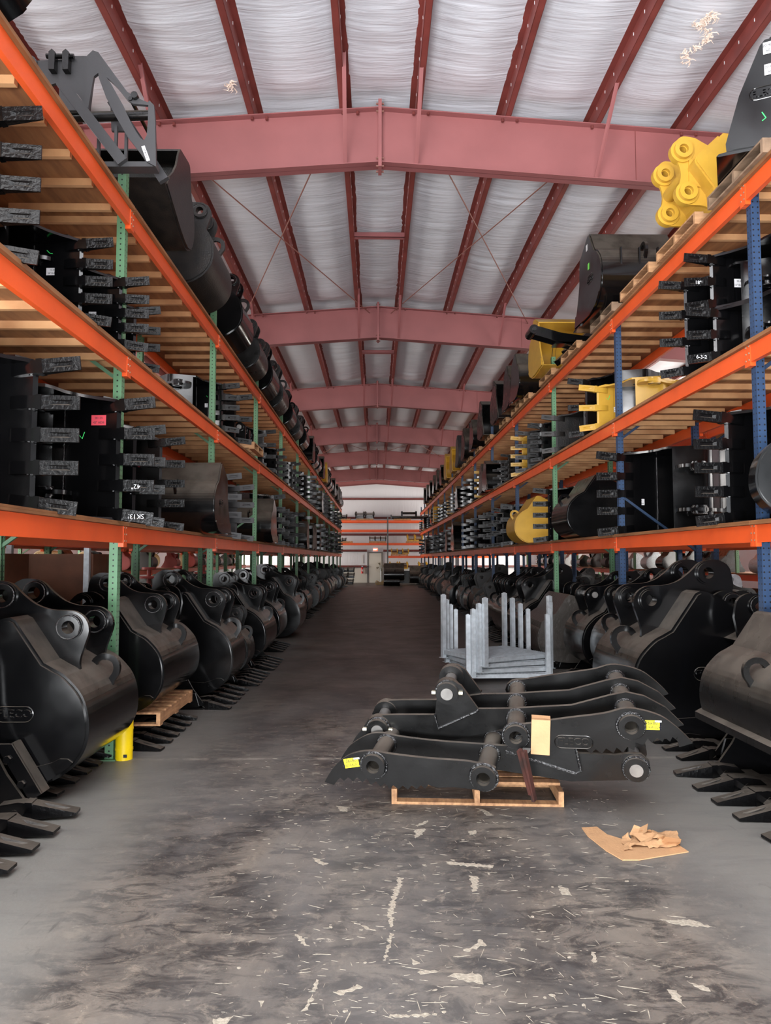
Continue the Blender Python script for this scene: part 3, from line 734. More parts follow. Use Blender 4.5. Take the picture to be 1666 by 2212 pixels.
def standB(side, Yn, W, s, Xb, z, label, ry=0, **k):      # ears up, back of the shell to the aisle
    b = bucket(W=round(W/s, 2), **k)
    g = k.get('_g')
    if side == 'left': place(b, (Xb, Yn, z), 0, s, None, label, ry=R(ry))
    else: place(b, (Xb, Yn+W, z), 180, s, None, label, ry=R(ry))
    return b
def noseA(side, Yn, W, s, Xtip, label, z=.02, **k):       # floor plate down, teeth to the aisle
    b = bucket(W=round(W/s, 2), **k)
    if side == 'left': place(b, (Xtip-1.665*s, Yn+W, z), 180, s, None, label)
    else: place(b, (Xtip+1.665*s, Yn, z), 0, s, None, label)
    return b
def sideC(side, Yp, W, s, Xtip, z, label, tw=0, **k):
    b = bucket(W=round(W/s, 2), **k); d = 1.665*s if k.get('teeth', 5) else 1.40*s
    if side == 'left': place(b, (Xtip-d, Yp, z+W+.02*s), 0, s, MC('left', tw), label)
    else: place(b, (Xtip+d, Yp, z+.02*s), 0, s, MC('right', tw), label)
    return b
def mouthD(side, Yl, W, s, Xf, z, label, back=False, ry=0, **k):  # width across the shelf; mouth (or back) to the camera
    b = bucket(W=round(W/s, 2), **k)
    if not back:
        place(b, (Xf if side == 'left' else Xf+W, Yl+1.36*s, z), 90, s, None, label, ry=R(ry))
    else:
        place(b, (Xf-W if side == 'left' else Xf, Yl, z), -90, s, None, label)
    return b
def FR_(side, shelf): return '%s rack, %s from the camera' % (shelf, nth((side, shelf)))

# ---- left floor row
noseA('left', 3.93, 1.28, 1.12, -2.03, 'black toothed bucket with glossy bolted side cutter, nearest on the floor at left', teeth=5, cutter=True, ears=True)
noseA('left', 5.62, 1.08, 1.05, -2.32, 'black toothed bucket flat on the floor beneath the big curved bucket nearest at left', teeth=5, ears=True)
b = standB('left', 5.40, 1.1, 1.0, -2.07, .16, 'big black bucket with raised lettering, ears up, nearest at left', teeth=5, logo=True)
stroke(b, (-.005, .66, .42), (0, 1, .0), (1, 0, .1), [(0, .05), (.01, .02), (-.01, 0), (.012, -.03), (-.01, -.05), (.01, -.08), (0, -.11), (.012, -.14)], .004, CHALK, 'chalk_mark')
noseA('left', 6.98, 1.32, 1.0, -1.96, 'black six-toothed bucket on the floor beneath the low wooden pallet at left', teeth=6, z=0)
pallet((-2.02, 7.08, .20), R(90), 'pine pallet lying on bucket teeth, carrying the second curved bucket at left')
b = standB('left', 7.0, 1.38, .9, -1.99, .33, 'black curved bucket with red tag sitting on a pallet at left', teeth=5)
sticker(b, (-.012, .42, .26), (0, 1, 0), (1, 0, -.12), .075, .06, REDP, ['SK85', '36"'])
noseA('left', 8.85, 1.25, 1.0, -1.70, 'black bucket with long forked teeth on the floor, third pair at left', teeth=5, z=0)
b = standB('left', 9.25, .85, 1.06, -1.78, .10, 'tall black bucket with white tag and rough weld, third pair at left', teeth=4)
sticker(b, (-.80, -.024, 1.02), (1, 0, 0), (0, -1, 0), .09, .06, PAPER, ['', ''])
noseA('left', 10.45, 1.1, .9, -1.62, 'black bucket with fanned teeth on the floor, fourth pair at left', teeth=5, z=0)
standB('left', 10.75, .6, .8, -1.85, .10, 'small narrow charcoal bucket, ears up, fourth pair at left', teeth=3, m=BLKD, gap=.2)
noseA('left', 11.9, 1.2, .95, -1.60, 'black toothed bucket low on the floor, fifth pair at left', teeth=5, z=0)
standB('left', 12.15, 1.3, 1.0, -1.80, .10, 'black curved bucket with lifting eye, fifth pair at left', teeth=5)
noseA('left', 14.2, 1.2, .95, -1.75, 'black toothed bucket low on the floor, sixth pair at left', teeth=5, z=0)
standB('left', 14.3, 1.1, 1.0, -1.85, .12, 'black curved bucket with twin ears, sixth pair at left', teeth=5)
standB('left', 16.6, 1.4, 1.12, -1.70, .03, 'large glossy black bucket with stiffened ear plates, seventh along the left floor', teeth=5, logo=True)
y = 18.7; r = random.Random(11); i = 0
while y < 47:
    wd = r.choice((.9, 1.1, 1.3)); s = r.uniform(.85, 1.12); nm = ORD[i+7]
    det = y < 27
    if r.random() < .7: noseA('left', y, wd, .95, -1.85+r.uniform(-.2, .1), 'black toothed bucket low in the left floor row, %s pair from camera' % nm, teeth=5, z=0, detail=det)
    standB('left', y+.1, wd, s, -2.0+r.uniform(-.12, .12), r.choice((.02, .05)), 'black curved bucket, ears up, on the left floor row, %s from camera' % nm, teeth=5, detail=det, m=r.choice((BLK, BLK, BLKD, RUSTY)))
    y += wd+r.uniform(.25, .75); i += 1
# a second file behind, against the back of the rack bays
for k, (yy, wd) in enumerate(((6.9, 1.0), (8.6, 1.0), (10.9, 1.1), (13.0, 1.0), (15.4, 1.1), (18.5, 1.1))):
    standB('left', yy, wd, .95, -3.75, .01, 'black bucket behind the front file of the left floor row, %s one' % ORD[k], teeth=0, m=BLKD)

# ---- right floor row
b = noseA('right', 4.72, 1.42, 1.08, 2.44, 'black bucket with long glossy teeth on the floor, nearest at right', teeth=5, z=0)
b = standB('right', 4.75, 1.38, .86, 2.68, .32, 'grey-black curved bucket with large lifting eye, nearest at right', teeth=0, m=BLKD, ears=False, bigband=True)
MB().prism([[(-.10, .30), (.05, .22), (.05, .16), (-.45, -.02), (-.45, .06)]], -.05, 1.65).build('bolt_on_lip', BLKD, b)
noseA('right', 6.6, 1.2, 1.0, 2.66, 'black toothed bucket on the floor beneath the lettered bucket at right', teeth=5, z=0)
standB('right', 7.2, 1.3, 1.17, 2.50, .07, 'largest black bucket with raised lettering, ears up, at right behind the thumbs', teeth=5, logo='mid')
standB('right', 8.75, 1.0, .95, 2.83, .28, 'black curved bucket with lifting eye behind the lettered bucket at right', teeth=5, ears=True)
noseA('right', 8.7, 1.2, .95, 2.75, 'black toothed bucket low on the floor, third pair at right', teeth=5, z=0)
standB('right', 10.25, 1.0, .95, 2.86, .22, 'black curved bucket with steel cross pin, beside the blue post at right', teeth=5, pins=True)
noseA('right', 10.1, 1.3, .95, 2.72, 'black toothed bucket low on the floor behind the stacking frames', teeth=6, z=0)
noseA('right', 12.0, 1.3, .95, 2.6, 'black toothed bucket low on the floor beneath the plastic-wrapped bucket', teeth=5, z=0)
b = standB('right', 11.95, 1.35, .9, 2.62, .12, 'bucket wrapped in grey plastic film on the right floor row', teeth=0, m=PLAS, ears=False, eye=False, wear=False)
MB().prism([[(-.95, 1.02), (-.55, 1.19), (-.47, 1.12), (-.30, .86), (-.04, .70), (.02, .45), (-.02, .25), (-1.2, .2)]], -.04, 1.54).build('plastic_film', PLAS, b)
standB('right', 13.75, 1.3, 1.12, 2.66, .05, 'black bucket with bright welds and twin ears, just past the wrapped bucket', teeth=5)
noseA('right', 13.8, 1.3, .95, 2.5, 'black toothed bucket low on the floor, just past the wrapped bucket', teeth=5, z=0)
standB('right', 15.7, 1.3, 1.05, 2.68, .08, 'black bucket with slim ears, second past the wrapped bucket', teeth=5)
noseA('right', 15.8, 1.2, .95, 2.5, 'black toothed bucket low on the floor, second past the wrapped bucket', teeth=5, z=0)
y = 17.6; r = random.Random(23); i = 0
while y < 52:
    wd = r.choice((.9, 1.1, 1.3)); s = r.uniform(.85, 1.08); nm = ORD[i+2]
    det = y < 27
    if r.random() < .6: noseA('right', y, wd, .95, 2.62+r.uniform(-.1, .2), 'black toothed bucket low in the right floor row, %s past the wrapped bucket' % nm, teeth=5, z=0, detail=det)
    standB('right', y+.1, wd, s, 2.85+r.uniform(-.12, .12), r.choice((.02, .05)), 'black curved bucket on the right floor row, %s past the wrapped bucket' % nm, teeth=5, ears=r.random() < .6, detail=det, m=r.choice((BLK, BLK, BLKD, RUSTY)))
    y += wd+r.uniform(.2, .6); i += 1
for k, (yy, wd) in enumerate(((5.6, 1.1), (8.1, 1.0), (10.5, 1.0), (12.9, 1.1), (15.4, 1.0), (18.6, 1.1))):
    standB('right', yy, wd, .9, 4.6, .01, 'black bucket behind the front file of the right floor row, %s one' % ORD[k], teeth=0, m=BLKD)

# ---- left lower shelf (deck top z)
D1, D2, D3L, D3R = 2.096, 3.641, 5.016, 5.101
D2R = 3.661
def tagged(b, s, kind='red', lines=('SK135', '42" HDB'), pos=(-1.12, .2), W=1):
    m = REDP if kind == 'red' else PAPER
    return sticker(b, (pos[0], pos[1], .026), (-1, 0, 0), (0, 0, 1), .12, .075, m, lines)
b = sideC('left', 5.30, 1.04, 1.0, -2.10, D1, 'black bucket on its side, widest teeth, nearest on the left lower shelf', teeth=5, tw=-2)
sticker(b, (-1.06, .86, .027), (-1, 0, 0), (0, 0, 1), .14, .09, REDP, ['SK140', '36" HDB'])
stroke(b, (-1.0, .18, .027), (-1, 0, 0), (0, 0, 1), [(-.025, .01), (0, -.02), (.02, .04)], .004, GRN_M, 'green_tick')
b = sideC('left', 6.55, 1.02, 1.0, -1.93, D1, 'black bucket on its side with chalked teeth, second on the left lower shelf', teeth=5, tw=-3)
sticker(b, (-1.17, .16, .047), (-1, 0, 0), (0, 0, 1), .13, .09, REDP, ['SK135', '42" HDB'])
stroke(b, (-1.02, .3, .027), (-1, 0, 0), (0, 0, 1), [(-.025, .01), (0, -.02), (.02, .04)], .004, GRN_M, 'green_tick')
for yy, tx in ((.055+.92*.75+.0, '42"'), (.055+.95, 'SK135')):
    t = link('chalk_lettering', text_mesh(tx, .062, CHALK, .001), b); face_frame(t, (-1.52, yy, .080), (1, 0, 0), (.24, 0, .97))
b = sideC('left', 7.15, .92, .92, -2.06, D1, 'black bucket on its side with blunt teeth, third on the left lower shelf', teeth=4, tw=4)
b = sideC('left', 8.35, .98, .85, -2.14, D1, 'slim charcoal bucket on its side with red tag, fourth on the left lower shelf', teeth=5, m=BLKD, tw=-2)
sticker(b, (-1.1, .65, .027), (-1, 0, 0), (0, 0, 1), .12, .08, REDP, ['SK35', '36" HDB'])
mouthD('left', 9.2, 1.05, .78, -2.02, D1, 'black smooth-backed bucket with end plate to the aisle, fifth on the left lower shelf', back=True, teeth=0, ears=False, logo=True)
sideC('left', 11.6, .95, .95, -2.10, D1, 'charcoal bucket on its side, sixth on the left lower shelf', teeth=4, m=GREY)
sideC('left', 12.9, .9, .95, -2.12, D1, 'charcoal bucket on its side with red tag, seventh on the left lower shelf', teeth=4, m=GREY)
mouthD('left', 14.6, .95, .75, -2.08, D1, 'black smooth-backed bucket, eighth on the left lower shelf', back=True, teeth=0, ears=False)
COUNT[('left', 'lower shelf')] = 7
def run(side, shelf, y0, y1, z, hs, seed, step=(1.0, 1.5), mats=(BLK, BLK, BLKD, RUSTY), mix=.15, xt=2.12):
    r = random.Random(seed); y = y0
    sg = -1 if side == 'left' else 1
    xt_ = -2.12 if side == 'left' else 3.06
    while y < y1:
        h = r.choice(hs); s = min(1.0, max(.6, h)); m = r.choice(mats); det = y < 22
        lab = '%s bucket on its side, teeth out, %s %s, %s from camera'
        cn = 'yellow' if m is YEL else 'grey' if m is GREY else 'worn black' if m is RUSTY else 'black'
        if r.random() < mix:
            Xf = -2.15 if side == 'left' else 3.05
            mouthD(side, y-.5, .95, .72, Xf, z, '%s smooth bucket, end plate out, %s %s, %s from camera' % (cn, side, shelf, nth((side, shelf))), back=r.random() < .5, teeth=0, ears=False, m=m, detail=det)
        else:
            sideC(side, y, h, s, xt_+r.uniform(-.08, .1), z, lab % (cn, side, shelf, nth((side, shelf))), teeth=r.choice((4, 5, 5)), m=m, detail=det, tw=r.uniform(-4, 4), ears=h > .7 and det)
        y += r.uniform(*step)
run('left', 'lower shelf', 16.6, 47, D1, (.9, .95, 1.05, .8), 5, (.75, 1.25), mix=.12)
# ---- left middle shelf
b = sideC('left', 4.66, .95, .92, -2.13, D2, 'black bucket on its side with chalk figures, nearest on the left middle shelf', teeth=5, tw=-2)
sticker(b, (-1.24, .16, .048), (-1, 0, 0), (0, 0, 1), .13, .10, REDP, ['SK35', 'HDB'])
for q, tx in enumerate(('35', '130')):
    t = link('chalk_lettering', text_mesh(tx, .075, CHALK, .001), b); face_frame(t, (-1.32, .20+q*.10, .048), (-1, 0, 0), (0, 0, 1))
stroke(b, (-1.25, .48, .048), (-1, 0, 0), (0, 0, 1), [(-.03, .02), (0, -.04), (.04, .06)], .004, ORG_M, 'orange_tick')
b = sideC('left', 5.92, .66, .80, -2.12, D2, 'black narrow bucket on its side with white tag, second on the left middle shelf', teeth=5, tw=-2)
sticker(b, (-1.06, .30, .027), (-1, 0, 0), (0, 0, 1), .14, .075, PAPER, ['12-20K', '24" BLANK'])
stroke(b, (-1.02, .1, .027), (-1, 0, 0), (0, 0, 1), [(-.03, .02), (0, -.01), (.03, -.015)], .004, GRN_M, 'green_tick')
b = sideC('left', 6.60, .62, .80, -2.05, D2, 'black narrow bucket on its side, third on the left middle shelf', teeth=5, tw=0)
sticker(b, (-1.06, .40, .027), (-1, 0, 0), (0, 0, 1), .14, .075, PAPER, ['12-20K', '24" BLANK'])
stroke(b, (-1.10, .16, .027), (-1, 0, 0), (0, 0, 1), [(-.03, .0), (0, -.04), (.02, .06)], .004, GRN_M, 'green_tick')
sideC('left', 7.25, .60, .78, -2.16, D2, 'black bucket with forked teeth tucked behind the third on the left middle shelf', teeth=4, tw=4)
b = sideC('left', 10.9, .68, .80, -2.02, D2, 'black bucket on its side, green tick, past the second post on the left middle shelf', teeth=5, tw=0)
sticker(b, (-1.08, .38, .027), (-1, 0, 0), (0, 0, 1), .12, .075, PAPER, ['12-20K', '24"'])
stroke(b, (-1.08, .2, .027), (-1, 0, 0), (0, 0, 1), [(-.03, .0), (0, -.04), (.02, .06)], .005, GRN_M, 'green_tick')
sideC('left', 12.0, .75, .85, -2.02, D2, 'black bucket with square blunt teeth, left middle shelf, just past the green-ticked one', teeth=3, tw=0)
pallet((-3.3, 12.6, D2), 0, 'pale pallet under coiled couplers on the left middle shelf')
def coupler(loc, s=1, m=None, label='', group=None, rz_=0):
    m = m or BLK; key = ('coupler', m.name)
    if key not in PROTO:
        root = empty('quick_coupler')
        for yy in (-.17, .17):
            e = MB().prism([[(-.3, .02), (-.33, .16), (-.24, .30), (-.16, .25), (0, .17), (.16, .25), (.24, .34), (.34, .26), (.33, .02)], circ((-.24, .20), .04, 12)[::-1], circ((.24, .24), .04, 12)[::-1]], yy-.02, yy+.02).build('side_plate', m, root)
            for h in ((-.24, .20), (.24, .24)): MB().cyl((h[0], yy-.035, h[1]), (h[0], yy+.035, h[1]), .07, 14, None, .04).build('pin_boss', m, e)
        MB().box((-.28, -.17, 0), (.28, .17, .05)).box((-.1, -.15, .05), (.1, .15, .14)).build('base', m, root)
        MB().cyl((-.24, -.22, .20), (-.24, .22, .20), .038, 12).cyl((.24, -.22, .24), (.24, .22, .24), .038, 12).build('pin', PIN, root)
        PROTO[key] = root; r = root
    else: r = copy_tree(PROTO[key])
    r.location = loc; r.scale = (s, s, s); r.rotation_euler = (0, 0, rz_); tag(r, label, 'quick coupler', group); return r
coupler((-2.62, 12.9, D2+.126), 1.1, BLK, 'black quick coupler on the pale pallet, left middle shelf, nearer one')
coupler((-2.62, 13.35, D2+.126), 1.1, BLK, 'black quick coupler on the pale pallet, left middle shelf, farther one')
COUNT[('left', 'middle shelf')] = 5
run('left', 'middle shelf', 14.8, 47, D2, (.6, .7, .85, .95), 6, (.8, 1.3), mix=.06)
# ---- right lower shelf
b = place(bucket(W=.375, teeth=2, logo=True, ears=False, eye=False), (3.18, 6.21, D1), 163, .80, None, 'black round-backed bucket with white tag and lettering, nearest on the right lower shelf')
sticker(b, (-.40, .40, .78), (-1, 0, 0), (0, 1, 0), .12, .10, PAPER, ['20-40K', '60" BLANK'])
b = sideC('right', 7.05, 1.02, 1.0, 3.02, D1, 'black bucket on its side with dull steel teeth, second on the right lower shelf', teeth=5, tw=3)
b = sideC('right', 10.1, 1.06, 1.05, 3.00, D1, 'glossy black bucket on its side with wide bare side plate, beside the second blue post', teeth=5, tw=3)
sticker(b, (-1.10, .40, .027), (1, 0, 0), (0, 0, 1), .13, .08, PAPER, ['20-40K', '48" BLANK'])
stroke(b, (-1.12, .78, .027), (1, 0, 0), (0, 0, 1), [(-.04, -.02), (0, 0), (.04, .04)], .004, GRN_M, 'green_tick')
standB('right', 11.6, 1.0, .85, 3.02, D1, 'black round-backed bucket with lifting eye on the right lower shelf', teeth=5, ears=False)
b = sideC('right', 14.1, .96, .95, 3.0, D1, 'black bucket on its side with white tag, in front of the green post at right', teeth=5)
sticker(b, (-1.10, .30, .027), (1, 0, 0), (0, 0, 1), .15, .09, PAPER, ['20-40K', '36"'])
standB('right', 15.6, 1.0, .85, 2.95, D1, 'yellow round-backed bucket on the right lower shelf', teeth=0, ears=False, m=YEL)
COUNT[('right', 'lower shelf')] = 5
run('right', 'lower shelf', 17.6, 27, D1, (.9, .95, 1.0), 15, (.7, 1.1), mix=0)
mouthD('right', 28.2, 1.0, .95, 3.0, D1, 'black open-mouthed bucket on the right lower shelf', teeth=0, ears=False)
run('right', 'lower shelf', 30, 53, D1, (.9, .95, 1.0), 16, (.8, 1.2), mix=.1)
# ---- right middle shelf
b = sideC('right', 7.0, .48, .85, 3.0, D2R, 'black narrow bucket with chalked teeth, lower of two nearest on the right middle shelf', teeth=3)
b2 = sideC('right', 7.15, .50, .85, 3.02, D2R+.54, 'black narrow bucket with white tag, upper of two nearest on the right middle shelf', teeth=3, tw=3)
sticker(b2, (-1.0, .3, .027), (1, 0, 0), (0, 0, 1), .15, .10, PAPER, ['20-40K', '16" BLANK'])
for bb, yy, tx in ((b, .02, '6-3-2'), (b2, .28, '18"')):
    t = link('chalk_lettering', text_mesh(tx, .06, CHALK, .001), bb); face_frame(t, (-1.52, yy, .080), (1, 0, 0), (.24, 0, .97))
sideC('right', 7.5, .95, .85, 2.96, D2R, 'black bucket with long square teeth behind the two nearest on the right middle shelf', teeth=4, tw=-3)
b = sideC('right', 10.85, .62, .88, 3.0, D2R, 'yellow bucket on its side with three teeth on the right middle shelf', teeth=3, m=YEL, tw=2)
sticker(b, (-1.02, .33, .027), (1, 0, 0), (0, 0, 1), .15, .09, PAPER, ['20-40K', '16" BLANK'])
stroke(b, (-1.17, .52, .047), (1, 0, 0), (0, 0, 1), [(-.03, -.0), (0, -.03), (.03, .05)], .005, GRN_M, 'green_tick')
sideC('right', 11.35, .85, .9, 2.98, D2R, 'black bucket with long teeth just behind the yellow one on the right middle shelf', teeth=3, tw=0)
sideC('right', 13.1, .62, .85, 2.96, D2R, 'rust-streaked bucket on its side beside the green post, right middle shelf', teeth=3, m=RUSTY)
COUNT[('right', 'middle shelf')] = 5
run('right', 'middle shelf', 14.2, 53, D2R, (.6, .7, .85), 9, (.7, 1.2), mats=(BLK, BLK, BLKD, RUSTY, BLK, BLK, YEL), mix=.08)

# ---- left top shelf
pallet((-3.56, 5.55, D3L), R(0), 'weathered pallet under the grapple on the left top shelf', m=PALG)
def grapple():
    root = empty('grapple', (-2.5, 6.2, D3L+.125)); ox, oz = 2.5, -(D3L+.02)
    T = lambda l: [(x+ox, z+oz-.10) for x, z in l]
    body = T([(-3.103,6.148),(-2.544,6.179),(-2.501,6.22),(-2.477,6.228),(-2.527,5.701),(-2.557,5.736),(-2.623,5.837),(-2.702,5.908),(-2.762,5.937),(-2.83,5.947),(-2.888,5.926),(-2.945,5.89),(-3.1,6.036)])
    arch = T([(-2.504,6.109),(-2.457,6.157),(-2.408,6.14),(-2.369,6.085),(-2.151,5.786),(-2.073,5.737),(-1.972,5.693),(-1.958,5.71),(-1.919,5.668),(-1.906,5.529),(-1.89,5.12),(-1.966,5.161),(-2.142,5.388),(-2.251,5.576),(-2.332,5.735),(-2.398,5.909),(-2.404,5.952),(-2.441,5.924),(-2.458,5.814),(-2.482,5.639),(-2.513,5.658)])
    cut = T([(-2.335,5.92),(-2.296,5.865),(-2.196,5.686),(-2.096,5.478),(-2.027,5.369),(-1.998,5.354),(-1.975,5.399),(-1.968,5.528),(-1.967,5.668),(-2.101,5.680),(-2.15,5.716),(-2.238,5.825)])
    cut = [(x, z) for x, z in cut]
    MB().prism([body], .12, .15).build('back_sheet', GREY, root)
    MB().prism([arch, cut[::-1]], -.015, .015).build('side_frame', GREY, root)
    P_ = lambda x, z: (x+ox, z+oz-.10)
    a = P_(-2.85, 5.59); b_ = P_(-1.95, 5.625); MB().cyl((a[0], .06, a[1]), (b_[0], .06, b_[1]), .042, 12).build('cross_tube', BLKD, root)
    for (x0, z0), (x1, z1), yy in (((-2.718, 5.86), (-2.17, 5.15), -.02), ((-2.393, 5.90), (-1.91, 5.16), .30)):
        p, q = P_(x0, z0), P_(x1, z1); MB().beam((p[0], yy, p[1]), (q[0], yy, q[1]), .05, .09).build('tine', GREY, root)
    p = P_(-2.75, 5.90); q = P_(-2.55, 5.6); MB().prism([[P_(-2.73, 5.92), P_(-2.72, 5.60), P_(-2.52, 5.60)]], -.04, -.01).prism([[P_(-2.40, 5.92), P_(-2.38, 5.60), P_(-2.22, 5.60)]], .26, .29).build('gusset', GREY, root)
    MB().prism([[P_(-2.42, 5.17), P_(-1.9, 5.175), P_(-1.9, 5.13), P_(-2.42, 5.125)]], 0, .12).build('bottom_rail', GREY, root)
    for x in (-2.43, -2.28, -2.19): MB().box((x+ox-.012, .09, oz+5.06), (x+ox+.012, .12, oz+5.45)).build('upright_bar', GREY, root)
    for x in (-2.84, -2.72): MB().prism([[P_(x-.025, 6.03), P_(x-.028, 6.19), P_(x, 6.215), P_(x+.028, 6.19), P_(x+.025, 6.03)]], .05, .12).build('lug', BLKD, root)
    p = P_(-2.9, 6.17); MB().cyl((p[0], .085, p[1]), (p[0]+.24, .085, p[1]), .022, 10).build('pin', BLK, root)
    p = P_(-2.08, 5.74); MB().cyl((p[0], -.05, p[1]), (p[0], .0, p[1]), .03, 12).cyl((p[0]-.04, -.03, p[1]-.02), (p[0]-.04, .6, p[1]-.02), .018, 10).build('pin', BLK, root)
    p = P_(-3.06, 6.12); MB().cyl((p[0], .1, p[1]), (p[0], .18, p[1]), .07, 16).build('pin_boss', GREY, root)
    p = P_(-2.62, 6.2); MB().box((p[0]-.06, .15, p[1]-.03), (p[0]+.09, .3, p[1]+.02)).build('stop_block', GREY, root)
    st = sticker(root, (P_(-1.98, 5.25)[0], -.017, P_(0, 5.235)[1]), (.35, 0, -.94), (0, -1, 0), .14, .03, PAPER, ['72" ROOT'], ts=[.02])
    tag(root, 'charcoal steel grapple with cut-out side frames at the top of the left rack', 'grapple'); return root
grapple()
standB('left', 3.3, 1.1, 1.0, -2.10, D3L, 'black bucket at the very top left corner, nearest on the left top shelf', teeth=0)
pallet((-3.56, 7.25, D3L), 0, 'weathered pallet under the open box bucket on the left top shelf', m=PALG)
mouthD('left', 7.1, 1.0, .84, -2.12, D3L+.10, ry=20, label= 'black open box bucket with scuffed lip on the left top shelf', teeth=0, ears=False, m=RUSTY, eye=False)
for k, (yn, wd, s, xb) in enumerate(((8.95, 1.15, 1.0, -2.03), (11.15, 1.0, .92, -2.06), (13.1, 1.0, .85, -2.1), (14.9, 1.05, .95, -2.12), (16.6, 1.1, .95, -2.12), (18.6, .9, .8, -2.12), (20.4, .9, .8, -2.12), (22.3, 1.0, .85, -2.12))):
    pallet((-3.56, yn, D3L), 0, 'pallet under the %s round-backed bucket on the left top shelf' % ORD[k], m=PALW if k % 2 else PALG, group='pallets on the left top shelf')
    b = standB('left', yn, wd, s, xb, D3L+.13, 'black round-backed bucket with lifting eye on the left top shelf, %s of its row' % ORD[k], teeth=0, m=RUSTY if k == 0 else BLK if k % 2 else BLKD, gap=.18)
    sticker(b, (-.013, .35, .62), (0, 1, 0), (1, 0, .5), .07, .07, REDP, ['', ''])
r = random.Random(31); y = 24.3
while y < 47:
    m = YEL if 30 < y < 31.6 else r.choice((BLK, BLKD, RUSTY)); cn = {'yellow_paint': 'yellow', 'worn_black_steel': 'worn black'}.get(m.name, 'black')
    mouthD('left', y, .9, .75, -2.1, D3L+.01, '%s open bucket on the left top shelf, %s past the round ones' % (cn, nth('ltop')), teeth=0, ears=False, m=m, detail=False) if r.random() < .5 or m is YEL else \
        standB('left', y, .9, .8, -2.1, D3L+.01, '%s bucket, ears up, on the left top shelf, %s past the round ones' % (cn, nth('ltop')), teeth=0, m=m, detail=False)
    y += r.uniform(1.3, 2.0)

# ---- right top shelf
pallet((3.18, 5.85, D3R), 0, 'grey pallet under the lettered bucket at the top right', m=PALG)
b = place(bucket(W=.9, teeth=0, logo='edge', ears=False, straight=True), (4.17, 5.6, D3R+.14), -26, .95, None, 'black flat-lipped bucket with lettered side plate at the top right')
sticker(b, (-.97, -.024, .90), (1, 0, 0), (0, -1, 0), .09, .11, PAPER, ['20-40K', '60"'])
sticker(b, (-.96, -.024, .70), (1, 0, 0), (0, -1, 0), .10, .10, PAPER, ['20-40K', '60"'])
stroke(b, (-1.02, -.024, .28), (1, 0, 0), (0, -1, 0), [(-.02, .04), (.01, -.02), (-.02, -.04)], .005, GRN_M, 'green_tick')
for k, yy in enumerate((7.15, 8.4)):
    pallet((3.18, yy, D3R), 0, 'pine pallet under the yellow eared bucket, %s one' % ('nearer', 'farther')[k], m=PALW)
# yellow bucket lying on its back, ears to the aisle
def tilt_right(o, h_lo, h_hi, p_lo, p_hi, y, s, label, cat='excavator bucket'):
    zl = complex(-h_lo[0], h_lo[1]); zh = complex(-h_hi[0], h_hi[1]); wl = complex(*p_lo); wh = complex(*p_hi)
    e = (wh-wl)/(zh-zl); e /= abs(e); T = wl-e*zl*s
    f = lambda u, v: (e*complex(-u, v))
    cu, cv = f(1, 0), f(0, 1)
    M = Matrix(((cu.real, 0, cu.imag), (0, -1, 0), (cv.real, 0, cv.imag))).transposed()
    o.matrix_world = Matrix.Translation((T.real, y, T.imag)) @ M.to_4x4() @ Matrix.Diagonal((s, s, s, 1)); tag(o, label, cat); return o
b = bucket(W=1.05, teeth=0, m=YEL, eye=False, gap=.30, wear=False)
b = tilt_right(b, H2, H1, (3.18, 5.50), (3.14, 5.95), 8.0, .80, 'yellow bucket with two thick eared plates leaning over the right top shelf')
for c in (.225-.03, .825+.03): MB().prism([[(-.70, 1.22), (-.34, 1.10), (-.45, .62)]], c-.012, c+.012).build('gusset', YEL, b)
for c in (.225, .825):
    for h in (H1, H2): MB().cyl((h[0], c-.10, h[1]), (h[0], c+.10, h[1]), .115, 28, None, .06).cyl((h[0], c-.045, h[1]), (h[0], c+.045, h[1]), .15, 28, None, .06).build('pin_boss', YEL, b)
MB().cyl((-.5, .22, 1.16), (-.5, .83, 1.16), .09, 20).build('torque_tube', YEL, b)
# black bucket showing its back, end plate to the aisle
pallet((3.18, 9.75, D3R), 0, 'grey pallet under the black smooth bucket on the right top shelf', m=PALG)
b = mouthD('right', 9.75, 1.1, 1.0, 3.06, D3R+.13, 'black smooth bucket showing its back, green tag on its end plate, right top shelf', back=True, teeth=0, ears=False, logo=True)
sticker(b, (-.55, -.024, .70), (1, 0, 0), (0, -1, 0), .07, .09, mat('green_tag', (120, 220, 90), .7), ['', ''])
sticker(b, (-.62, -.024, 1.0), (1, 0, 0), (0, -1, 0), .07, .09, PAPER, ['', ''])
for k in range(3): MB().box((-.03, .25+k*.25, .35), (.012, .27+k*.25, .75)).build('bracket', BLK, b)
# ripper arm
def arm():
    root = empty('lifting_arm', (3.1, 11.75, D3R+.12))
    prof = [(-.62, .25), (-.56, .32), (-.45, .30), (-.1, .20), (.5, .12), (.5, -.0), (.1, -.02), (-.3, .10), (-.55, .17), (-.61, .19)]
    for yy in (0, .22): MB().prism([prof], yy, yy+.03).build('arm_plate', BLK, root)
    MB().cyl((-.55, -.06, .24), (-.55, .31, .24), .075, 18).build('pin_boss', BLK, root); MB().cyl((-.55, -.09, .24), (-.55, -.05, .24), .035, 6).build('bolt', BLKD, root)
    MB().box((-.2, 0, .02), (.5, .25, .05)).build('web', BLK, root)
    tag(root, 'black boom arm with round boss poking over the aisle, right top shelf', 'boom arm'); return root
arm()
pallet((3.18, 11.5, D3R), 0, 'pine pallet under the boom arm on the right top shelf', m=PALW)
pallet((3.18, 13.2, D3R), 0, 'pine pallet under the open yellow bucket on the right top shelf', m=PALW)
mouthD('right', 13.1, 1.05, .92, 3.02, D3R+.13, 'yellow open bucket facing the camera on the right top shelf', teeth=0, ears=False, m=YEL, eye=False)
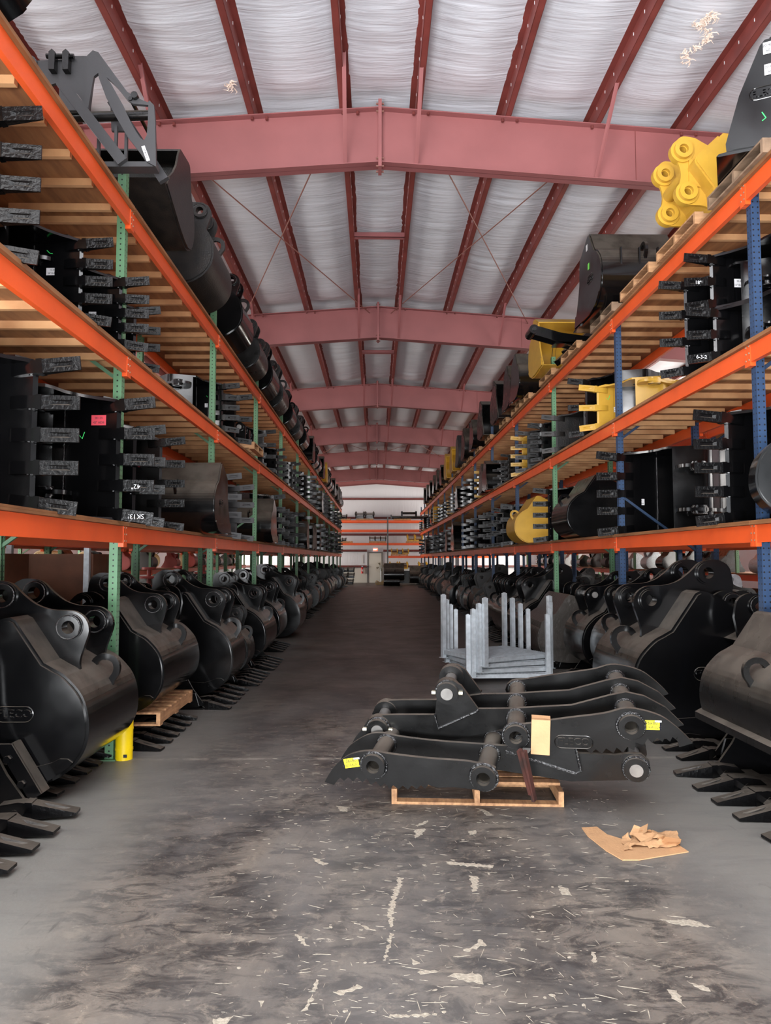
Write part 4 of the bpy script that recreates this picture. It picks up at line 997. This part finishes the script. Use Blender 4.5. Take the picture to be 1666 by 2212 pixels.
# cartridge roller leaning beside it
o = MB().beam((3.15, 12.6, D3R+.05), (3.75, 12.75, D3R+.62), .16, .10).beam((3.3, 12.55, D3R+.2), (3.42, 12.6, D3R+.32), .2, .14).build('hammer_breaker', BLK); tag(o, 'long black tool leaning in front of the open yellow bucket, right top shelf', 'breaker')
for k, (yy, s, m, bk) in enumerate(((15.4, .85, BLK, True), (16.4, .85, BLKD, True), (18.1, .95, BLKD, False), (20.6, .95, BLKD, False), (22.8, .8, BLK, True), (25.0, .9, BLKD, True), (26.8, .95, GREY, True), (29.0, .9, YEL, False), (31.5, .95, YEL, False), (34.0, .8, BLK, False), (36.2, .8, BLKD, True), (38.5, .8, BLK, True), (41.0, .8, BLK, False), (43.5, .8, BLKD, True), (46, .85, BLK, False))):
    pallet((3.18, yy-.2, D3R), 0, 'pallet on the right top shelf under the %s bucket past the yellow one' % ORD[k], m=PALW, group='pallets on the right top shelf')
    cn = 'yellow' if m is YEL else 'grey' if m is GREY else 'black'
    mouthD('right', yy, 1.0, s, 3.04, D3R+.13, '%s bucket %s, right top shelf, %s past the yellow one' % (cn, 'showing its back' if bk else 'open to the camera', ORD[k]), back=bk, teeth=0, ears=k in (4, 5, 6), m=m, detail=yy < 24)
#@@MID
# ------------------------------------------------------------------ the two thumbs on their pallet
def basis(B, a, l):
    a = Vector(a).normalized(); l = Vector(l); l = (l-a*l.dot(a)).normalized(); n = l.cross(a)
    M = Matrix((l, a, n)).transposed().to_4x4(); M.translation = Vector(B); return M
def smooth(pts, k=3): return catmull(pts, k)
def thumb(name, M, short, long, short_h, end_h, br, br_h, label, holes_out=True, dz=(0, .28, .56, .84), sticker_at=None, logo_at=None, xdir=(1, 0), prot=.05, bolts=True):
    root = empty(name); root.matrix_world = M; T = .028
    tag(root, label, 'excavator thumb')
    ring = lambda c, r=.042: circ(c, r, 20)[::-1]
    xd = Vector((xdir[0], 0, xdir[1]))
    plates = []
    for i, d in enumerate(dz):
        outer = i in (0, len(dz)-1)
        loops = [short if outer else long]+[ring(h) for h in (short_h if outer else [end_h])]
        p = MB().prism(loops, d-T/2, d+T/2).build('finger_plate', BLKD, root, 30); plates.append(p)
        if outer and i == 0:
            for h in short_h:
                MB().cyl((h[0], d-.05, h[1]), (h[0], d+T/2, h[1]), .082, 28, None, .045).build('pin_boss', BLKD, p)
                MB().tube([(x, d-T/2-.003, z) for x, z in circ(h, .09, 24)], .009, 6, True).build('weld_bead', WELD, p)
    for h in short_h:
        for j in range(len(dz)-1):
            MB().cyl((h[0], dz[j]+T/2, h[1]), (h[0], dz[j+1]-T/2, h[1]), .064, 24, None, .05).build('cross_tube', BLKD, root)
            MB().tube([(x, dz[j+1]-T/2-.002, z) for x, z in circ(h, .068, 24)], .010, 6, True).build('weld_bead', WELD, root)
    for k, h in enumerate((end_h, br_h)):
        for j, sg in ((1, -1), (2, 1)):
            d = dz[j]; MB().cyl((h[0], d-.025-prot if sg < 0 else d, h[1]), (h[0], d if sg < 0 else d+.075, h[1]), .080, 28, None, .046).cyl((h[0], d-.03, h[1]), (h[0], d+.03, h[1]), .092, 28, None, .047).build('pin_boss', BLKD, root)
            MB().tube([(x, d+sg*.032, z) for x, z in circ(h, .084, 24)], .008, 6, True).build('weld_bead', WELD, root)
        MB().cyl((h[0], dz[1]-.032-prot, h[1]), (h[0], dz[2]+.082, h[1]), .044, 24).build('pin', PIN, root)
        m = MB()
        for sg in (-1, 1):
            c = Vector((h[0], dz[1]-.05, h[1]))+xd*sg*.085; m.cyl(c, c+xd*sg*.028, .016, 6)
        if bolts: m.build('bolt', BOLT, root)
    for j, sg in ((1, -1), (2, 1)):
        d = dz[j]+sg*T
        MB().prism([br, ring(br_h, .044)], d-T/2, d+T/2).build('bracket_plate', BLKD, root)
        MB().tube([(x, d-T/2 if sg < 0 else d+T/2, z) for x, z in br[-3:]+br[:1]], .010, 6).build('weld_bead', WELD, root)
    if sticker_at:
        (sx, sz, w_, h_) = sticker_at
        st = sticker(plates[0], (sx, -T/2-.001, sz), (xd.x, 0, xd.z), (0, -1, 0), w_, h_, YELS, ['36x80', 'HYDRAULIC'], ts=[.032, .024])
        MB().box((w_/2-.03, h_/2-.012, .0016), (w_/2+.012, h_/2, .003)).build('white_tab', PAPER, st, 0)
    if logo_at:
        a0 = [math.pi/2+math.pi*i/8 for i in range(9)]; a1 = [-math.pi/2+math.pi*i/8 for i in range(9)]
        st = [(-.08+.045*math.cos(a), .045*math.sin(a)) for a in a0]+[(.08+.045*math.cos(a), .045*math.sin(a)) for a in a1]
        bd = MB().tube([(a, b, 0) for a, b in st], .004, 5, True).build('logo_border', BLKD, plates[0])
        face_frame(bd, (logo_at[0], -T/2-.001, logo_at[1]), (xd.x, 0, xd.z), (0, -1, 0))
        t = link('lettering', text_mesh(LOGO_T, .07, BLKD, .006, .002), bd); t.location = (0, 0, .003)
    return root
BLm = basis((-.007, 5.12, .376), (.258, .953, .159), (.939, -.286, .192))
lo_short = catmull([(-.383,-.076),(-.3,.011),(-.217,.067),(-.124,.097),(-.005,.098),(.121,.061),(.276,.021),(.43,-.015),(.614,-.051),(.702,-.078)],3)+[(.76,-.085),(.81,-.125),(.815,-.19),(.772,-.249),(.662,-.252),(.511,-.218),(.40,-.208),(.34,-.180),(.315,-.205),(.29,-.178),(.255,-.20),(.226,-.172),(.195,-.196),(.165,-.165),(.13,-.188),(.10,-.155),(.07,-.178),(.045,-.135),(.01,-.155),(-.015,-.115),(-.055,-.132),(-.075,-.085),(-.11,-.112),(-.14,-.07),(-.175,-.096),(-.205,-.062),(-.24,-.085),(-.262,-.058),(-.295,-.082),(-.318,-.104)]
lo_long = catmull([(-.383,-.076),(-.3,.011),(-.204,.062),(-.09,.092),(.02,.075),(.097,.045),(.342,-.02),(.695,-.095),(.975,-.152)],3)+[(1.285,-.233),(1.55,-.282),(1.64,-.282),(1.72,-.298),(1.76,-.35),(1.755,-.42),(1.70,-.46),(1.591,-.461),(1.231,-.427),(.9,-.33),(.662,-.262),(.3,-.2),(0,-.14),(-.2,-.08),(-.318,-.104)]
thumb('excavator_thumb', BLm, lo_short, lo_long, [(0, 0), (.721, -.172)], (1.666, -.385), [(1.31,-.19),(1.10,-.10),(1.02,-.06),(.93,-.06),(.88,-.10),(.84,-.15),(1.27,-.36),(1.31,-.35)], (.975, -.135),
      'lower black steel thumb resting on the pallet, teeth pointing left', sticker_at=(-.155, .035, .105, .065), dz=(0, .35, .62, .9), prot=.03, bolts=False)
BUm = basis((.956, 5.119, .57), (.196, .959, .203), (.446, .097, -.89))
up_short = [(-.031,-.088),(-.066,-.055),(-.079,-.010),(-.072,.03),(-.049,.089)]+catmull([(-.013,.243),(.025,.394),(.065,.542),(.084,.631),(.097,.739),(.148,.829),(.229,.921),(.321,.975),(.414,1.013),(.474,1.03)],3)+[(.468,.942),(.425,.95),(.387,.932),(.412,.905),(.375,.885),(.395,.86),(.358,.84),(.375,.80),(.338,.785),(.372,.74),(.335,.70),(.385,.672),(.345,.64),(.372,.60),(.325,.575),(.352,.54),(.305,.51),(.328,.47),(.285,.445),(.300,.405),(.245,.376),(.175,.155),(.105,.025),(.075,-.06),(.03,-.095)]
up_long = [(-.349,-1.071),(-.385,-1.02),(-.399,-.952),(-.390,-.89),(-.36,-.81),(-.303,-.67),(-.247,-.534),(-.164,-.215),(-.123,-.114),(-.085,-.018),(.059,.396),(.092,.667),(.112,.775),(.185,.875),(.314,.972),(.474,1.03),(.468,.942),(.40,.90),(.33,.66),(.245,.376),(.16,.10),(.037,-.10),(-.02,-.49),(-.141,-.81),(-.25,-1.03),(-.29,-1.07)]
# the tip side of the inner plates follows the outer ones
thumb('excavator_thumb', BUm, up_short, up_long, [(0, 0), (.218, .722)], (-.319, -.965), [(-.262,-.52),(-.39,-.44),(-.445,-.40),(-.46,-.345),(-.44,-.29),(-.38,-.25),(-.175,-.215),(-.165,-.235),(-.155,-.545)], (-.375, -.365),
      'upper black steel thumb with raised lettering, stacked on the lower one, teeth pointing right', sticker_at=(.262, .842, .105, .065), logo_at=(.185, .335), xdir=(.446*.0+.40, .90))
pallet((.185, 6.46, 0), R(-94), 'pine pallet on the floor under the two steel thumbs', m=PALW, dims=(1.0, 1.23), skip=(6,))
# cardboard pad folded over the upper thumb
cb = MB().box((-.062, -.03, -.13), (.062, -.022, .125)).box((-.062, -.03, .117), (.062, .03, .125)).build('cardboard_pad', CARD, None, 0)
cb.matrix_world = BUm @ Matrix.Translation((.062, 0, .152)) @ Matrix.Rotation(R(-63.5), 4, 'Y')
tag(cb, 'corrugated cardboard pad folded over the upper thumb', 'cardboard')
for k, (x, z) in enumerate(((0.02, .05), (.035, -.02), (.01, -.06))):
    pass
o = MB().prism([[(1.30, .28), (1.80, .28), (1.78, .44), (1.62, .41), (1.52, .46), (1.40, .42), (1.30, .44)]], 5.36, 5.38).build('cardboard_scrap', CARD, None, 0); tag(o, 'torn cardboard wedged between the two thumbs', 'cardboard')
o = MB().beam((.955, 4.99, .50), (1.045, 5.07, .19), .022, .04).beam((.985, 4.99, .49), (1.07, 5.09, .14), .022, .04).build('timber_dunnage', REDW, None, 0); tag(o, 'red stained timber strut leaning under the upper thumb', 'timber')
o = MB().beam((.55, 6.05, .145), (1.5, 5.62, .15), .09, .01).build('blue_strap', mat('teal_strap', (70, 110, 118), .5), None, 0); tag(o, 'teal steel strap lying across the pallet under the thumbs', 'strap')
# cardboard sheet on the floor
pts = [(1.351,4.957),(1.456,4.973),(1.48,4.834),(1.552,4.755),(1.662,4.776),(1.8,4.91),(1.84,4.80),(1.884,4.552),(1.54,4.434),(1.445,4.435),(1.393,4.573),(1.349,4.812)]
m = MB().prism([pts], .002, .008, 'z'); root = m.build('cardboard_sheet', CARD, None, 0); r = random.Random(4)
g = MB(); n_ = 14; vs = []; fs = []
for i in range(n_+1):
    for j in range(7):
        u, v = i/n_, j/6; x = 1.50+.36*u+.05*v; y = 4.56+.22*v+.06*u*(1-v)
        vs.append((x+r.uniform(-.008, .008), y+r.uniform(-.008, .008), .012+.05*max(0, noise.noise(Vector((x*9, y*9, 0))))+.03*u*v+r.uniform(0, .006)))
for i in range(n_):
    for j in range(6):
        if r.random() < .9: fs.append((i*7+j, i*7+j+1, (i+1)*7+j+1, (i+1)*7+j))
g.add(vs, fs); g.build('torn_ply', CARD, root, 0)
g = MB()
for k in range(7):
    c = Vector((1.72+r.gauss(0, .06), 4.74+r.gauss(0, .03), .03)); a = r.uniform(0, 6.28); l = r.uniform(.04, .09); d = Vector((math.cos(a), math.sin(a), r.uniform(-.2, .8))).normalized()*l; e = Vector((-math.sin(a), math.cos(a), r.uniform(-.5, .9))).normalized()*l*.7
    g.add([c-d-e, c+d-e*.6, c+d*.7+e, c-d+e], [(0, 1, 2, 3)])
g.build('crumpled_flap', CARD, root, 0)
tag(root, 'torn brown cardboard sheet lying on the concrete at lower right', 'cardboard')

# ------------------------------------------------------------------ galvanised stacking frames
def stack_frame(cx, cy, z, rot, label):
    key = 'stack'
    if key not in PROTO:
        root = empty('stacking_frame'); a, b = .58, .55
        for sx in (-1, 1):
            for sy in (-1, 1):
                p = MB().box((sx*a-.031, sy*b-.031, 0), (sx*a+.031, sy*b+.031, .96)).build('corner_post', GALV, root, 0)
                MB().cyl((sx*a, sy*b, .96), (sx*a, sy*b, .972), .03, 4, .018).build('post_cap', GALV, p, 0)
                MB().box((sx*a-.05, sy*b-.05, 0), (sx*a+.05, sy*b+.05, .008)).build('foot_plate', GALV, p, 0)
        for sy in (-1, 1): MB().box((-a+.03, sy*b-.02, .06), (a-.03, sy*b+.02, .115)).build('rail', GALV, root, 0)
        for sx in (-1, 1): MB().box((sx*a-.02, -b+.03, .06), (sx*a+.02, b-.03, .115)).build('rail', GALV, root, 0)
        m = MB()
        for i in range(23): x = -a+.03+i*(2*a-.06)/22; m.box((x-.003, -b, .112), (x+.003, b, .12))
        for i in range(22): y = -b+.03+i*(2*b-.06)/21; m.box((-a, y-.003, .118), (a, y+.003, .126))
        m.build('wire_deck', GALV, root, 0); PROTO[key] = root; r = root
    else: r = copy_tree(PROTO[key])
    r.location = (cx, cy, z); r.rotation_euler = (0, 0, R(rot)); tag(r, label, 'stacking frame', 'stacking frames'); return r
for i in range(4):
    stack_frame(1.87-.02*i, 11.25, .005+.082*i, 3+8*i, 'galvanised four-post stacking frame, %s of the nested pile' % ['lowest', 'second from the bottom', 'third from the bottom', 'topmost'][i])
# yellow post guard
o = MB().cyl((0, 0, 0), (0, 0, .42), .075, 20, None, .062).cyl((0, 0, .08), (0, 0, .10), .078, 20).cyl((0, 0, .26), (0, 0, .28), .078, 20).build('post_guard', YELP); o.location = (-2.225, 6.70, 0)
MB().box((.02, -.08, .03), (.05, -.074, .055)).build('guard_tag', INK, o, 0)
tag(o, 'yellow plastic guard around the foot of the first green post', 'post guard')

# ------------------------------------------------------------------ far end of the aisle
sy = 53.2
for i, (x, lab) in enumerate(((-7.0, 'far left'), (-3.1, 'behind the end of the left rack'), (.86, 'standing free right of the door'), (4.8, 'behind the end of the right rack'))):
    root = empty('rack_upright', (x, sy, 0)); tag(root, 'grey steel upright of the end wall rack, '+lab, 'rack upright', 'end wall rack uprights')
    for yy in (0, 1.0): MB().box((-.045, yy-.04, 0), (.045, yy+.04, 4.75)).build('post', mat('grey_post', (92, 100, 104), .5), root, 0)
    for z in (.4, 1.6, 2.9, 4.2): MB().box((-.02, 0, z), (.02, 1.0, z+.03)).build('strut', mat('grey_post', (92, 100, 104), .5), root, 0)
for z, nm, xs in ((4.52, 'highest', ((-7, -3.1), (-3.1, .86), (.86, 4.8))), (3.86, 'second', ((-7, -3.1), (-3.1, .86), (.86, 4.8))), (2.90, 'third', ((-7, -3.1), (-3.1, .86), (.86, 4.8))), (1.98, 'lowest', ((.86, 4.8), (4.8, 8.7)))):
    for (a, b_) in xs:
        for q, yy in enumerate((sy-.045, sy+1.045)):
            o = MB().box((a+.046, yy-.025, z-.16), (b_-.046, yy+.025, z)).build('rack_beam', ORG, None, 0)
            tag(o, 'orange %s beam, end wall rack, %s level, %s' % (('front', 'back')[q], nm, {-7: 'far left', -3.1: 'left of the free upright', .86: 'right of the free upright', 4.8: 'far right'}[a]), 'rack beam', 'end wall rack beams')
def epal(x, z, lab): pallet((x, sy+.02, z), 0, 'pallet on the end wall rack under '+lab, m=PALW, group='end wall rack pallets')
for k, (x, z, m, s, rz_, lab) in enumerate(((-2.75, 4.52, BLK, 1.1, 90, 'black coupler, high on the end wall rack, leftmost'), (-2.3, 4.52, BLK, 1.1, 90, 'black coupler, high on the end wall rack, second from left'), (-1.15, 4.52, BLK, 1.7, 90, 'larger black coupler, high on the end wall rack, third from left'), (-.45, 4.52, BLK, 1.7, 90, 'larger black coupler, high on the end wall rack, fourth from left'),
        (-.25, 2.9, BLK, 1.1, 90, 'black coupler on the third end wall level, left'), (.15, 2.9, BLK, 1.1, 90, 'black coupler on the third end wall level, middle'), (.52, 2.9, BLK, 1.1, 90, 'black coupler on the third end wall level, right'),
        (-2.3, 2.9, BLKD, .8, 90, 'small black coupler on the third end wall level, far left'),
        (2.55, 2.9, YEL, 1.5, 90, 'yellow coupler on the third end wall level, left one'), (3.1, 2.9, YEL, 1.5, 90, 'yellow coupler on the third end wall level, right one'),
        (1.35, 1.98, YEL, 1.2, 90, 'yellow coupler on the lowest end wall level, left'), (1.75, 1.98, BLK, .9, 90, 'black coupler on the lowest end wall level between yellow ones'), (2.15, 1.98, YEL, 1.2, 90, 'yellow coupler on the lowest end wall level, right'),
        (1.3, .9, YEL, 1.6, 90, 'yellow coupler behind the parked bucket, left'), (2.0, .9, YEL, 1.6, 90, 'yellow coupler behind the parked bucket, right'), (3.4, .9, YEL, 1.6, 90, 'yellow coupler under the lowest end wall beam, near the right row'))):
    coupler((x, sy+.5, z+.13), s, m, lab, None, R(rz_))
epal(-3.05, 4.523, 'the left couplers'); epal(-1.4, 4.523, 'the larger couplers'); epal(-.5, 2.903, 'the three black couplers'); epal(2.2, 2.903, 'the yellow couplers'); epal(1.1, 1.983, 'the lowest couplers'); epal(1.3, 4.523, 'the long bar frame'); epal(-2.9, 2.903, 'the small coupler')
o = MB().box((.75, .99, .0), (2.4, 1.6, .9)).build('steel_crate', BLKD, None, 0); o.location = (.45, 52.6, 0); tag(o, 'low dark steel crate behind the parked bucket', 'crate')
m = MB().cyl((0, 0, .12), (2.6, 0, .12), .10, 12).box((-.03, -.15, 0), (.05, .15, .3)).box((2.5, -.15, 0), (2.6, .15, .3)).cyl((.8, 0, .42), (1.8, 0, .42), .09, 12).box((.72, -.12, .15), (.85, .12, .55)).box((1.75, -.12, .15), (1.88, .12, .55))
o = m.build('spreader_bar', BLK, None, 0); o.location = (1.1, sy+.4, 4.645); tag(o, 'long black bar frame on top of the end wall rack, right side', 'bar frame')
# parked bucket in the aisle
b = bucket(W=1.35, teeth=5, ears=False, m=BLK); place(b, (.55, 48.3, .35), -90, .95, None, 'black bucket parked at the far end of the aisle, showing its back')
b = bucket(W=1.35, teeth=0, ears=False, m=BLKD, eye=False); place(b, (.54, 48.4, 0), -90, .75, None, 'black bucket beneath the parked one at the far end of the aisle')
b = bucket(W=1.2, teeth=0, ears=False, m=BLKD); place(b, (2.35, 50.4, .1), -90, 1.0, None, 'second black bucket at the far end, partly behind the right row')
# coupler heap at the left of the door
k = 0
for z in (0, .42, .82):
    for x in (-2.75, -2.2, -1.75):
        coupler((x+.06*(z > .3), 51.2, .02+z), 1.15, BLK if (k % 2) else BLKD, 'black coupler in heap left of far door, %s row, %s' % (('bottom', 'middle', 'top')[int(z*2.5)], ('left', 'centre', 'right')[k % 3]), 'coupler heap', R(90)); k += 1
# exit sign
root = MB().box((-.17, 0, 0), (.17, .05, .22)).build('exit_sign', WHITE, None, 0); root.location = (-.03, YE-.252, 2.335); tag(root, 'lit red EXIT sign above the far door', 'exit sign')
MB().box((-.165, -.006, .005), (.165, -.001, .215)).build('sign_face', EXITM, root, 0)
t = link('lettering', text_mesh('EXIT', .15, EXITW, .003, .004), root); face_frame(t, (0, -.008, .11), (1, 0, 0), (0, -1, 0))
# extinguisher, notice
root = MB().cyl((0, 0, 0), (0, 0, .42), .085, 16).cyl((0, 0, .42), (0, 0, .48), .085, 16, .03).build('fire_extinguisher', EXTR); root.location = (-1.0, YE-.22, .68); tag(root, 'red fire extinguisher on the wall left of the far door', 'fire extinguisher')
MB().box((-.06, -.03, .49), (.06, .03, .55)).build('valve', BLK, root, 0); MB().box((-.05, -.088, .15), (.05, -.084, .3)).build('label', PAPER, root, 0)
o = MB().box((-1.07, YE-.05, 1.45), (-.93, YE-.02, 2.05)).build('wall_notice', PAPER, None, 0); tag(o, 'tall narrow white notice left of the far door', 'notice')
# pedestal fan
root = empty('pedestal_fan', (.33, 52.3, 0)); tag(root, 'round wire-caged pedestal fan beside the far door', 'fan')
MB().cyl((0, 0, 0), (0, 0, .04), .25, 20).cyl((0, 0, .04), (0, 0, 1.1), .025, 10).build('stand', GALV, root)
m = MB()
for rr in (.10, .2, .30, .38): m.tube([(x, 0, 1.2+z) for x, z in circ((0, 0), rr, 24)], .006, 5, True)
for i in range(24): a = 2*math.pi*i/24; m.cyl((0, -.03, 1.2), (.38*math.cos(a), 0, 1.2+.38*math.sin(a)), .004, 4)
m.build('cage', mat('fan_wire', (190, 180, 160), .4), root)
m = MB()
for i in range(4): a = math.pi*i/2+.4; m.prism([[(0, 1.2), (.30*math.cos(a-.35), 1.2+.30*math.sin(a-.35)), (.33*math.cos(a+.2), 1.2+.33*math.sin(a+.2))]], .04, .05)
m.build('blades', mat('fan_blade', (120, 115, 100), .5), root, 0); MB().cyl((0, .03, 1.2), (0, .25, 1.2), .09, 14).build('motor', GALV, root)
for k, x in enumerate((.35,)):
    coupler((x-.05, 50.0, .02), 1.0, YEL, 'small yellow coupler on the floor left of the parked bucket')

# ------------------------------------------------------------------ side aisles seen through the rack
# left: board-sided crates, red castings and hose coils
for k, (x, y, w_, h_) in enumerate(((-5.6, 9.2, 1.0, .95), (-4.9, 9.9, 1.15, .95))):
    root = empty('board_crate', (x, y, .88)); tag(root, 'brown board crate on stub legs through the left rack, %s one' % ('left', 'right')[k], 'crate')
    MB().box((0, 0, 0), (w_, .9, h_)).build('board_box', BOXB, root, 0)
    for xx in (.03, w_-.1):
        MB().box((xx, -.07, -.88), (xx+.07, -.005, h_+.12)).build('corner_post', GALV, root, 0)
r = random.Random(77)
for k in range(9):
    x, y = -8.6-r.random()*.4, 6.5+k*3.2
    root = empty('hose_coil', (x, y, 1.39)); m = MB()
    for q in range(7): m.tube([(0, q*.12+a[0]*.0, .32+0) if False else (a[0]*.9, q*.12, .30+a[1]) for a in circ((0, 0), .28, 18)], .022, 6, True)
    m.build('coils', HOSE, root); MB().box((-.3, -.06, 0), (.3, .86, .02)).build('cradle', ORG, root, 0)
    tag(root, 'cream ribbed coil on the far left row, %s from the camera' % ORD[k], 'coil', 'cream coils')
for k in range(6):
    x, y = -6.6, 11.5+k*3.4
    root = empty('red_casting', (x, y, 0)); MB().cyl((0, 0, 0), (0, 0, 1.45), .06, 10).cyl((0, 0, 1.2), (0, 0, 1.26), .36, 18).cyl((0, 0, 1.45), (0, 0, 1.52), .2, 16).cyl((0, 0, 0), (0, 0, .06), .3, 16).build('column', IRON, root)
    MB().box((-.5, -.04, .9), (.5, .04, 1.0)).build('arm', IRON, root, 0)
    tag(root, 'red iron stand with round flange in the left side aisle, %s from the camera' % ORD[k], 'iron stand', 'red iron stands')
# right: pallets and bright odds and ends
for k in range(12):
    y = 5+k*3.3
    pallet((9.6, y, 2.3), 0, 'pallet on the far right row, %s from the camera' % ORD[k], group='pallets on the far right row', m=PALW)
    if k % 2: coupler((9.9, y+.5, 2.43), 1.3, (BLK, YEL)[k % 4 == 1], 'coupler on the far right row, %s from the camera' % ORD[k])
for k in range(10):
    y = 8.5+k*2.6
    o = bucket(W=1.1, teeth=5, m=GALV if k == 3 else BLK, detail=False); place(o, (6.7 if k % 2 else 7.3, y, 0), 180 if k % 2 else 0, 1, None, 'bucket in the right side aisle beyond the rack, %s from camera' % ORD[k])
for k in range(8):
    y = 7.5+k*3.1
    o = bucket(W=1.1, teeth=0, m=BLK, detail=False); place(o, (-6.1, y, 0), 0, .9, None, 'bucket in the left side aisle beyond the rack, %s from camera' % ORD[k])

# goods on the rows beyond the side aisles
r = random.Random(99); k = 0
for side, x0, yaw in (('left', -8.2, 0), ('right', 9.5, 180)):
    for lv, z in (('floor', .02), ('lower shelf', 1.40), ('upper shelf', 2.30)):
        y = 4.5
        while y < 45:
            m = r.choice((BLK, BLKD, GREY, YEL, RUSTY, IRON) if side == 'left' else (BLK, BLKD, GREY, GALV, BLK, GALV)) if lv != 'floor' else BLKD; s_ = r.uniform(.45, .58) if z > .1 and z < 2 else r.uniform(.6, .9)
            if not (side == 'left' and z == 1.40 and r.random() < .45):
                b = bucket(W=1.1, teeth=0, ears=r.random() < .5, m=m, detail=False)
                place(b, (x0, y+(1.1*s_ if yaw else 0), z), yaw, s_, None, '%s bucket across the %s side aisle, %s, %s along' % (m.name.replace('galvanised', 'bare').replace('red_cast', 'red').split('_')[0].replace('charcoal', 'grey').replace('worn', 'worn black'), side, lv, nth((side, lv, 'x'))))
            y += r.uniform(1.0, 2.2)
def drop(o):
    for k_ in KIDS.get(o.name, []): drop(k_)
    bpy.data.objects.remove(o)
for o in SPARE: drop(o)
